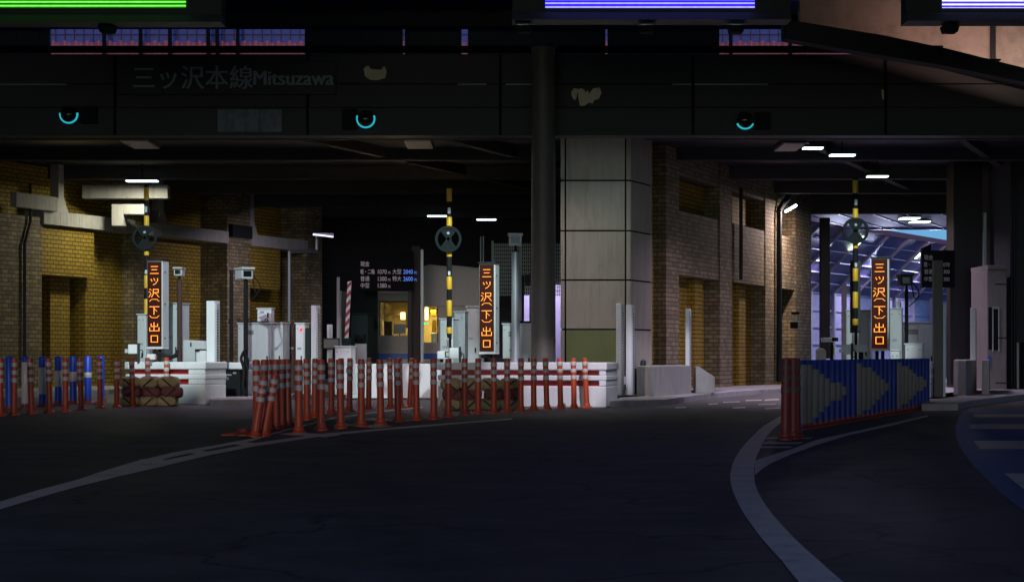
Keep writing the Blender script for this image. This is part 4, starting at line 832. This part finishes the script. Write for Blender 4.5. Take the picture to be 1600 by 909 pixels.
for k in range(6):
    q0 = k / 6 + .02; 
    def P(u, q): return (X(538.3 + (543 - 538.3) * q + u * 6.1, 52), Z(528 - 89 * q, 52))
    s = MB(); s.prism_y([P(0, q0), P(1, q0 + .085), P(1, min(1, q0 + .17)), P(0, q0 + .085)], 51.994, 51.999); s.build('red_stripe', M['red'], t)
s = MB(); s.pbox(536, 549, 528.5, 566, 52, .3); s.build('motor_box', M['dkgreen'], t, bevel=.01)
t = cabinet('grey vending-style cabinet with dark window beside the barrier arm', 548, 575, 489.5, 566, 52.5, .5, 'dkgreen', 'cabinet', 0, 'grey_cabinet')
s = MB(); s.box(.12, .44, -.004, .0195, .55, 1.28); s.build('door', M['cabinet'], t, local=True); s = MB(); s.box(.12, .42, -.004, .0195, 1.32, 1.52); s.build('window', M['glass'], t, local=True)
# middle island
cabinet('white cabinet behind the middle striped pole', 687, 708, 497, 566, 46.4, .6, doors=1)
cabinet('grey-green upright panel cabinet between pole and white cabinet', 709, 726, 486, 566, 46.8, .3, 'greymet', doors=1)
small_box('largest white sensor box under the middle striped pole', 702, 716.5, 543.5, 560, 43.8, 0)
t = thing('sensor_box', 'white box with dark blue window left of the largest sensor box', 'sensor', (X(692, 43.9), 43.9, Z(560.5, 43.9)), 'white sensor boxes'); s = MB(); s.pbox(683.2, 701.6, 548.5, 560.5, 43.9, .22); s.build('body', M['white'], t, bevel=.01); s = MB(); s.pbox(695, 701, 548.8, 557.5, 43.88, .018); s.build('window', M['glass'], t); s = MB(); s.cyl((X(690, 43.9), 44.0, .97), (X(690, 43.9), 44.0, Z(560.5, 43.9)), .04, n=8); s.build('stem', M['black'], t)
t = thing('sensor_box', 'small upright white box at the foot of the middle striped pole', 'sensor', (X(702, 44.4), 44.4, Z(545, 44.4)), 'white sensor boxes'); s = MB(); s.pbox(698, 707, 530.5, 543, 44.4, .15); s.build('body', M['white'], t, bevel=.01); s = MB(); s.pbox(700, 705, 543, 566, 44.45, .06); s.build('stem', M['greymet'], t)
t = thing('cable_bundle', 'dark cables heaped under the middle amber sign', 'cables', (X(765, 44), 44, .97))
for k in range(5): s = MB(); s.tube([(X(752 + 3 * k, 44), 44.1 + .05 * k, Z(556 + k, 44)), (X(762 + 3 * k, 44), 44.0 + .05 * k, Z(559 + k, 44)), (X(770 + 3 * k, 44), 44.0, Z(566 - k, 44)), (X(788, 44), 44.1, Z(570 - 2 * k, 44))], .035, 8); s.build('cable', M['rubber'], t, smooth=True)
cam_pole('camera on a thick steel pole right of the middle amber sign', 805.5, 566, 394, 793, 817, 365, 384, 44.5, pm='greymet', pr=.092, hm='cabinet')
cabinet('grey cabinet split by the steel camera pole', 785, 832, 505, 566, 45.8, .4, doors=2)
s = MB(); s.pbox(783, 834, 501.5, 504.5, 45.9, .4); tag(s.build('cabinet_rail', M['black']), 'dark rail over the grey cabinet by the round column', 'rail')
t = thing('dark_pole', 'dark pole with a small box left of the round column', 'pole', (X(818, 47), 47, .14)); s = MB(); s.cyl((X(817, 47), 47, .14), (X(817, 47), 47, Z(430, 47)), .03, n=10); s.build('shaft', M['black'], t); s = MB(); s.pbox(820, 829, 427, 446, 47, .2); s.build('box', M['steel'], t, bevel=.02)
# toll booth
TY = 55.5
tb = thing('toll_booth', 'cream toll booth with warm lit windows and blue base stripe', 'toll booth', (X(670, TY), TY, .14))
s = MB(); s.pbox(590, 592.8, 470, 560, TY, 2.0); s.pbox(640.5, 660.5, 470, 560, TY, .1); s.pbox(684.5, 752, 479, 560, TY, .12); s.build('wall', M['cream'], tb)
s = MB(); s.pbox(590, 640.4, 458, 470, TY, .12); s.build('window_header', M['cream'], tb)
s = MB(); s.prism_y([(X(640.5, TY), Z(478.8, TY)), (X(752, TY), Z(478.8, TY)), (X(752, TY), Z(419, TY)), (X(704, TY), Z(414, TY)), (X(700, TY), Z(416, TY)), (X(672, TY), Z(413, TY)), (X(660, TY), Z(416, TY)), (X(652, TY), Z(424, TY)), (X(650, TY), Z(440, TY))], TY - .05, TY + 2.2); s.build('upper_wall', M['cream'], tb, bevel=.03)
s = MB(); s.pbox(591, 640, 524, 551.6, TY + .02, .1); s.pbox(660.6, 684.4, 535, 551.6, TY + .02, .1); s.build('counter_wall', M['cream'], tb)
s = MB(); s.pbox(590.5, 686, 551.8, 561, TY - .02, .13); s.build('blue_stripe', M['stripe'], tb)
s = MB(); s.pbox(590.5, 752, 561.2, 606, TY, 2.1); s.build('base', M['cream'], tb)
s = MB(); s.pbox(588, 752, 466, 560, TY + 2.2, .08); s.build('back_wall', M['warm'], tb)
s = MB(); s.pbox(590.5, 652, 455, 457.8, TY - .1, 2.4); s.build('roof', M['cream'], tb)
fr = MB()
for a, b in ((592.9, 594.4), (638.8, 640.3)): fr.pbox(a, b, 470.2, 523.8, TY + .01, .05)
fr.pbox(594.5, 638.7, 470.2, 472, TY + .01, .05)
for a, b in ((660.7, 662), (683, 684.3)): fr.pbox(a, b, 479, 534.8, TY + .01, .05)
fr.build('window_frame', M['steel'], tb)
s = MB(); s.pbox(600, 634, 486, 492, TY + 1.2, .6); s.build('shelf', M['warm'], tb)
for k, (a, b, c, d_) in enumerate(((601, 605, 489, 502), (612, 616, 489, 500), (626, 633, 488, 499), (634, 640, 487, 512), (664, 669, 480, 500), (673, 681, 480, 494), (675, 682, 500, 520))):
    s = MB(); s.pbox(a, b, c, d_, TY + 1.1, .05); s.build('lit_notice' if k != 2 else 'lamp', M['warmlamp'] if k in (2, 4) else M['yellow'] if k > 3 else M['warm'], tb)
s = MB(); s.pbox(615, 634, 506, 521, TY + .7, .06); mo = s.build('monitor', M['screen'], tb); s = MB(); s.pbox(623, 626, 521, 527, TY + .72, .04); s.build('monitor_stand', M['screen'], mo)
s = MB(); s.pbox(600, 612, 502, 524, TY + .9, .4); s.build('chair_back', M['steel'], tb)
s = MB(); s.pbox(661, 668, 504, 507, TY + .8, .1); s.build('green_light', M['greenlamp'], tb)
s = MB(); s.pbox(674, 684, 520, 536, TY + .6, .3); s.build('terminal', M['greymet'], tb, bevel=.02)
# booth surroundings
t = thing('rusty_post', 'dark rust-streaked post standing before the toll booth', 'post', (X(650, 53.5), 53.5, .14)); s = MB(); s.pbox(643, 656.5, 384, 566, 53.5, .22); s.build('shaft', M['rustpost'], t, bevel=.02); s = MB(); s.pbox(657, 661.5, 390, 566, 53.6, .1); s.build('conduit', M['greymet'], t)
t = thing('green_partition', 'dark green panel left of the booth window', 'panel', (X(582, 54.5), 54.5, .14)); s = MB(); s.pbox(570, 590, 455, 566, 54.5, .3); s.build('sheet', M['dkgreen'], t, bevel=.01)
t = cabinet('bluish-white cabinet at the right side of the booth', 728, 748, 478, 566, 50, .5, doors=1)
def price_board(label, px0, px1, py0, py1, Y, rows, leg_px, notch=False):
    t = thing('price_board', label, 'price board', (X((px0 + px1) / 2, Y), Y, .14), 'dark toll price boards')
    s = MB(); s.pbox(px0, px1, py0, py1, Y, .18); s.build('panel', M['steelseam'], t, bevel=.01)
    if notch: s = MB(); s.prism_y([(X(px0, Y), Z(py0, Y)), (X(px0 + 15, Y), Z(py0, Y)), (X(px0 + 15, Y), Z(py0 - 10, Y)), (X(px0, Y), Z(py0 - 3, Y))], Y, Y + .18); s.build('top_corner', M['steelseam'], t)
    for px in leg_px: s = MB(); s.pbox(px - 3, px + 3, py1, 600, Y + .05, .1); s.build('leg', M['steel'], t)
    for txt, px, py, size, m in rows: text_mb(txt, size * Y / F, X(px, Y), Y - .012, Z(py, Y), 'LEFT', .003, .80 if txt.isdigit() else .66 if len(txt) > 2 else .84).build('lettering', M[m], t)
    return t
price_board('dark price board with glowing prices over the booth window', 531, 646, 392, 454, 53,
            [('現金', 563, 413, 8.6, 'paleled'), ('軽・二輪', 563, 425, 8.6, 'paleled'), ('1070', 589.0, 425, 9.6, 'paleled'), ('円', 606.0, 426.5, 5, 'paleled'), ('大型', 613, 425, 8.6, 'paleled'), ('2040', 630.0, 425, 9.6, 'blueled'), ('円', 647.0, 426.5, 5, 'blueled'),
             ('普通', 563, 436, 8.6, 'paleled'), ('1300', 589.0, 436, 9.6, 'paleled'), ('円', 606.0, 437.5, 5, 'paleled'), ('特大', 613, 436, 8.6, 'paleled'), ('2600', 630.0, 436, 9.6, 'blueled'), ('円', 647.0, 437.5, 5, 'blueled'), ('中型', 563, 446.5, 8.6, 'paleled'), ('1380', 589.0, 446.5, 9.6, 'paleled'), ('円', 606.0, 448.0, 5, 'paleled')], (537, 640))
price_board('darker price board with dim prices near the right dark column', 1440, 1492, 391, 449, 54,
            [('現金', 1443.5, 403, 8.6, 'dimled'), ('軽・二', 1443.5, 414, 8.6, 'dimled'), ('1070', 1470, 414, 8.6, 'dimled'), ('普通', 1443.5, 425, 8.6, 'dimled'), ('1300', 1470, 425, 8.6, 'dimled'), ('中型', 1443.5, 436.5, 8.6, 'dimled'), ('1380', 1470, 436.5, 8.6, 'dimled')], (1488,), True)
# right of the square column
def cblock(label, pts, z):
    s = MB(); s.prism([G(a, b)[:2] for a, b in pts], .10, z); return tag(s.build('concrete_block', M['conc'], bevel=.02), label, 'block', 'grey concrete blocks by the lanes')
cblock('long grey concrete block between the white sensor posts and slim post', [(995, 626), (1017, 628), (1080, 623), (1080, 618.5), (1015, 621), (998, 621.5)], .86)
t = thing('concrete_wedge', 'grey concrete wedge with sloping top right of the slim sensor post', 'block', (X(1100, 51.6), 51.6, .14)); Y = 51.6
s = MB(); s.prism_y([(X(1087, Y), .14), (X(1117, Y), .14), (X(1117, Y), Z(589, Y)), (X(1092, Y), Z(572.5, Y)), (X(1087, Y), Z(572.5, Y))], Y, Y + .7); s.build('body', M['conc'], t, bevel=.02)
t = thing('stub_bollard', 'small dark round-topped stub on the long concrete block', 'bollard', (X(1005, 50.2), 50.2, .86)); s = MB(); s.lathe([(.075, .855), (.075, Z(566, 50.2)), (.06, Z(563, 50.2)), (.02, Z(562, 50.2))], X(1005, 50.2), 50.2, 14); s.build('body', M['steel'], t, smooth=True)
t = thing('grey_bracket', 'white bracket joining the two white sensor posts', 'bracket', (X(958, 48.4), 48.4, .5)); s = MB(); s.pbox(955, 962, 588, 600, 48.5, .15); s.pbox(972, 977.5, 588, 600, 48.6, .15); s.build('plate', M['white'], t)
for a in (955, 973): s = MB(); s.prism_y([(X(a, 48.5), Z(624, 48.5)), (X(a + 7, 48.5), Z(624, 48.5)), (X(a + 7, 48.5), Z(600, 48.5))], 48.45, 48.5); s.build('gusset', M['cabinet'], t)
# right island
cabinet('green-lit grey cabinet behind the right striped pole', 1322, 1357, 484, 566, 47, .6, 'cabinet')
small_box('white sensor box behind the blue post row, left of the right sign', 1317.5, 1329.5, 538, 553.5, 44.2, 0)
t = thing('sensor_box', 'pale green-lit flat box right of the right sensor box', 'sensor', (X(1345, 44.5), 44.5, Z(551, 44.5)), 'white sensor boxes'); s = MB(); s.pbox(1334.5, 1357, 538.5, 550, 44.5, .2); s.build('body', M['cabinet'], t, bevel=.01); s = MB(); s.pbox(1343, 1349, 550, 566, 44.55, .08); s.build('stem', M['black'], t)
t = thing('sensor_box', 'upright white box at the foot of the right striped pole', 'sensor', (X(1337, 44.9), 44.7, Z(537, 44.7)), 'white sensor boxes'); s = MB(); s.pbox(1332.5, 1342, 520.5, 537, 44.7, .14); s.build('body', M['white'], t, bevel=.01); s = MB(); s.pbox(1335, 1339, 537, 566, 44.75, .06); s.build('stem', M['greymet'], t)
t = thing('lane_camera', 'low grey camera aimed across the lane above the blue posts', 'camera', (X(1300, 48), 48, .14)); s = MB(); s.pbox(1286.5, 1300, 527.5, 534.5, 48, .4); s.build('camera_body', M['cabinet'], t, bevel=.015); s = MB(); s.pbox(1300.2, 1310, 527, 533, 48.02, .38); s.build('sun_hood', M['black'], t, bevel=.01); s = MB(); s.pbox(1298, 1302, 534.6, 562, 48.1, .1); s.build('post', M['black'], t); s = MB(); s.pbox(1300, 1307, 541, 553, 48.2, .1); s.build('terminal', M['cabinet'], t)
t = thing('stone_bollard', 'pale stubby concrete bollard above the blue posts', 'bollard', (X(1284, 49), 49, 0)); s = MB(); Y = 49; s.prism_y([(X(1276.5, Y), .0), (X(1291, Y), .0), (X(1291, Y), Z(549, Y)), (X(1288, Y), Z(544.5, Y)), (X(1279, Y), Z(543, Y)), (X(1276.5, Y), Z(547, Y))], Y, Y + .25); s.build('body', M['conc'], t, bevel=.02)
cabinet('grey cabinet right of the right amber sign', 1390, 1408, 481, 566, 48.5, .4)
cabinet('broad grey cabinet behind the right camera', 1409, 1458, 503, 566, 49.6, .5, doors=2)
cabinet('small pale box before the broad grey cabinet, with lock', 1414, 1440, 536, 566, 47, .4, 'white', 'box', 1, 'control_box')
cabinet('smallest pale box just right of the right amber sign foot', 1391, 1405, 546, 566, 46.6, .3, 'white', 'box', 1, 'control_box')
cam_pole('dark camera with looping cables before the lavender barrier', 1416.5, 566, 452, 1404, 1426, 428, 446, 48.6, pm='black', pr=.045, hm='steel', cable=True)
t = thing('tall_post', 'tall brown-grey steel post standing before the right price board', 'post', (X(1467, 47), 47, .14)); s = MB(); s.pbox(1459.5, 1473, 407, 625, 47, .2); s.build('shaft', M['rustycol'], t, bevel=.01); s = MB(); s.pbox(1473.5, 1477.5, 474, 625, 47.1, .1); s.build('edge_strip', M['greymet'], t)
t = thing('thin_post', 'slim pale post in front of the slanted barrier panels', 'post', (X(1319, 78), 78, 0)); s = MB(); s.pbox(1316, 1323, 443, 590, 78, .2); s.build('shaft', M['rib'], t)
cblock('grey concrete block left of the right dark column foot', [(1490, 625), (1509, 626.5), (1526, 622), (1524, 617), (1492, 618)], 1.0)
cblock('small grey concrete block touching the right booth', [(1534, 624), (1546, 624), (1547, 617), (1535, 618)], 1.0)
t = thing('white_booth', 'pale weathered booth with narrow windows at the right edge', 'toll booth', (X(1557, 57), 57, .14)); Y = 57.0
s = MB(); s.pbox(1542.5, 1573, 421, 616, Y, 2.0); s.build('body', M['cream2'], t, bevel=.02)
s = MB(); s.pbox(1544.5, 1550, 480, 546, Y - .02, .018); s.pbox(1552.5, 1560, 483, 547, Y - .02, .018); s.build('window', M['glass'], t)
fr = MB()
for a in (1551, 1560.2): fr.pbox(a, a + 1.2, 481, 549, Y - .04, .038)
fr.pbox(1551, 1561.4, 479.5, 481, Y - .04, .038); fr.build('window_frame', M['cabinet'], t)
s = MB(); s.pbox(1543.5, 1573, 414, 420.5, Y - .05, 2.1); s.build('roof', M['cream2'], t)
s = MB(); s.pbox(1543, 1548, 556, 574, Y - .03, .028); s.build('blue_patch', M['stripe'], t)
for py in (443, 527, 597): s = MB(); s.pbox(1556, 1582, py, py + 1.6, Y - .3, .06); s.build('cable', M['black'], t)
t = thing('service_building', 'dark grey service building with pipes at the right edge', 'building', (X(1590, 58), 58, 0))
s = MB(); s.box(X(1578, 58), X(1578, 58) + 14, 58, 66, 0, 6.95); s.build('wall', M['concdark'], t)
for px in (1580.5, 1585): s = MB(); s.cyl((X(px, 57.85), 57.85, .1), (X(px, 57.85), 57.85, 6.9), .05, n=10); s.build('drainpipe', M['steel'], t, smooth=True)
for px in (1589, 1597): s = MB(); s.pbox(px, px + 3, 535, 612, 57.7, .1); s.build('railing_post', M['cabinet'] if px < 1590 else M['black'], t)
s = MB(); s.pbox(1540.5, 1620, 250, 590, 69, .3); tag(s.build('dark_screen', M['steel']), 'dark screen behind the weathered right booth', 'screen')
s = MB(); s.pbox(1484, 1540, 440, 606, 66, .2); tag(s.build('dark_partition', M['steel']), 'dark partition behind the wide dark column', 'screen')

# ---------------------------------------------------------------- lights
LAV, CYA, PNK = (.90, .80, 1.0), (.80, .97, 1.0), (1.0, .78, .76)
spot('floodlight_beam', floods[0], (-7.9, 46, 2.7), 4400, CYA, 29)
spot('floodlight_beam', floods[1], (-1.3, 44.0, 2.7), 4500, CYA, 21)  # added beam to brighten the middle striped pole
spot('floodlight_beam', floods[2], (.9, 43.4, .8), 2900, (.90, .84, 1.0), 20)
spot('floodlight_beam', floods[3], (4.3, 49.6, .6), 4600, (.84, .80, 1.0), 15)  # added beam to brighten the concrete block and wedge
spot('floodlight_beam', floods[4], (8.0, 45.0, 3.0), 3000, CYA, 18)
for x, y, z, hw, m in lampspots:
    area('ceiling_lamp_light', (x, y, z), (x, y + .01, 0), 150 if x < -5 else (90 if y > 70 else 150), (1.0, .96, .72) if x < -5 else ((.84, .68, 1.0) if x > 5 else LAV), hw * 2, .5, 180 if x < -5 else 132)
area('wall_lamp_light', (WLX, WLY, WLZ), (WLX - .6, WLY + .2, 2.5), 270, PNK, .5, .2)
area('tube_lamp_light', (X(500, 70), 69.0, Z(371, 70)), (X(470, 70), 70.5, 0), 150, LAV, .7, .05)
area('booth_light', (X(615, TY), TY + 1.2, 2.95), (X(615, TY), TY + 1.2, 0), 62, (1.0, .80, .36), 1.0, .6)
area('booth_light', (X(672, TY), TY + 1.3, 2.4), (X(672, TY), TY + 1.3, 0), 35, (1.0, .78, .30), .4, .5)
for px, py, pw, col in ((1620, 111, 26, (1.0, .72, .60)), (1520, 86, 15, (1.0, .62, .52)), (1430, 65, 5, (1.0, .55, .45))):
    z = Z(py, RY) + .02; t = thing('ramp_uplight', '%s strip uplight from the right behind the dark ramp edge beam' % NTH[[1620, 1520, 1430].index(px)], 'lamp', (X(px, RY + .72), RY + .72, z - .1), 'uplights behind the ramp beam')
    b = MB(); b.box(X(px, RY + .72) - .6, X(px, RY + .72) + .6, RY + .64, RY + .80, z - .05, z - .01); b.build('housing', M['black'], t)
    area('uplight_glow', (X(px, RY + .72), RY + .72, z), (X(px, RY), W0 - .2, z + 1.0), pw, col, 1.1, .1)
for t0 in (10.0, 16.5, 24):
    q = Vector((NX + .488 * t0 + .873 * 1.9, NY + .873 * t0 - .488 * 1.9, 5.4)); area('barrier_lamp_light', q, (q.x + 1.2, q.y - 2.5, 0), 300, (.66, .70, 1.0), .9, .9)
area('gap_fill_light', (X(850, 97), 97, 5.0), (X(850, 100), 100, 2.5), 160, (.85, .80, 1.0), .6, .3)  # added unseen light to brighten the pale panels in the gap
# lane lamps fixed under the roof just behind the girder
for i, px in enumerate((60, 420, 610, 745, 960, 1400)):
    x = X(px, 47.6); t = thing('lane_lamp', ['hidden', 'hidden'][0] and '%s strip lamp from the left on the roof just behind the girder' % NTH[i], 'lamp', (x, 47.6, 6.55), 'strip lamps behind the girder')
    s = MB(); s.box(x - .6, x + .6, 47.5, 47.7, 6.55, 6.6); s.build('diffuser', M['lampwhite'], t); s = MB(); s.box(x - .65, x + .65, 47.45, 47.75, 6.603, 7.0); s.build('housing', M['steel'], t)
    area('lane_lamp_light', (x, 47.6, 6.5), (x, 47.9, 0), (6, 75, 40, 80, 26, 24)[i], (LAV, (.88, .66, 1.0), LAV, PNK, CYA, (.8, .62, 1.0))[i], 1.1, .2, 135)

sun = bpy.data.lights.new('sun', 'SUN'); sun.energy = .40; sun.angle = R(10); sun.color = (1.0, .76, .66)
so = bpy.data.objects.new('sun', sun); COL.objects.link(so)
SE, SA = R(9), R(187)       # elevation; azimuth from +Y towards +X
dv = Vector((math.sin(SA) * math.cos(SE), math.cos(SA) * math.cos(SE), math.sin(SE))); so.rotation_euler = dv.to_track_quat('Z', 'Y').to_euler()
w = bpy.data.worlds.new('World'); sc.world = w; w.use_nodes = True; nt = w.node_tree
bg = nt.nodes['Background']; sky = nt.nodes.new('ShaderNodeTexSky'); sky.sky_type = 'NISHITA'; sky.sun_disc = False
sky.sun_elevation = SE; sky.sun_rotation = SA; sky.ozone_density = 4.0; sky.dust_density = .4
tint = nt.nodes.new('ShaderNodeMix'); tint.data_type = 'RGBA'; tint.blend_type = 'MULTIPLY'; tint.inputs[0].default_value = 1; tint.inputs[7].default_value = (.34, .59, 1.0, 1)
nt.links.new(sky.outputs[0], tint.inputs[6]); nt.links.new(tint.outputs[2], bg.inputs['Color']); bg.inputs['Strength'].default_value = .15

# ---------------------------------------------------------------- camera and render settings
cam = bpy.data.cameras.new('camera'); cam.lens = F * 36 / 1600; cam.sensor_width = 36; cam.shift_y = (H - 454.5) / 1600; cam.clip_end = 3000; cam.clip_start = .1
co = bpy.data.objects.new('camera', cam); COL.objects.link(co); co.location = (0, 0, C); co.rotation_euler = (R(90), 0, 0); sc.camera = co
sc.view_settings.view_transform = 'Standard'; sc.view_settings.look = 'None'; sc.view_settings.exposure = 0; sc.view_settings.gamma = 1
sc.render.engine = 'CYCLES'; sc.cycles.use_denoising = True
sc.cycles.max_bounces = 6; sc.cycles.diffuse_bounces = 3; sc.cycles.glossy_bounces = 3; sc.cycles.sample_clamp_indirect = 4.0
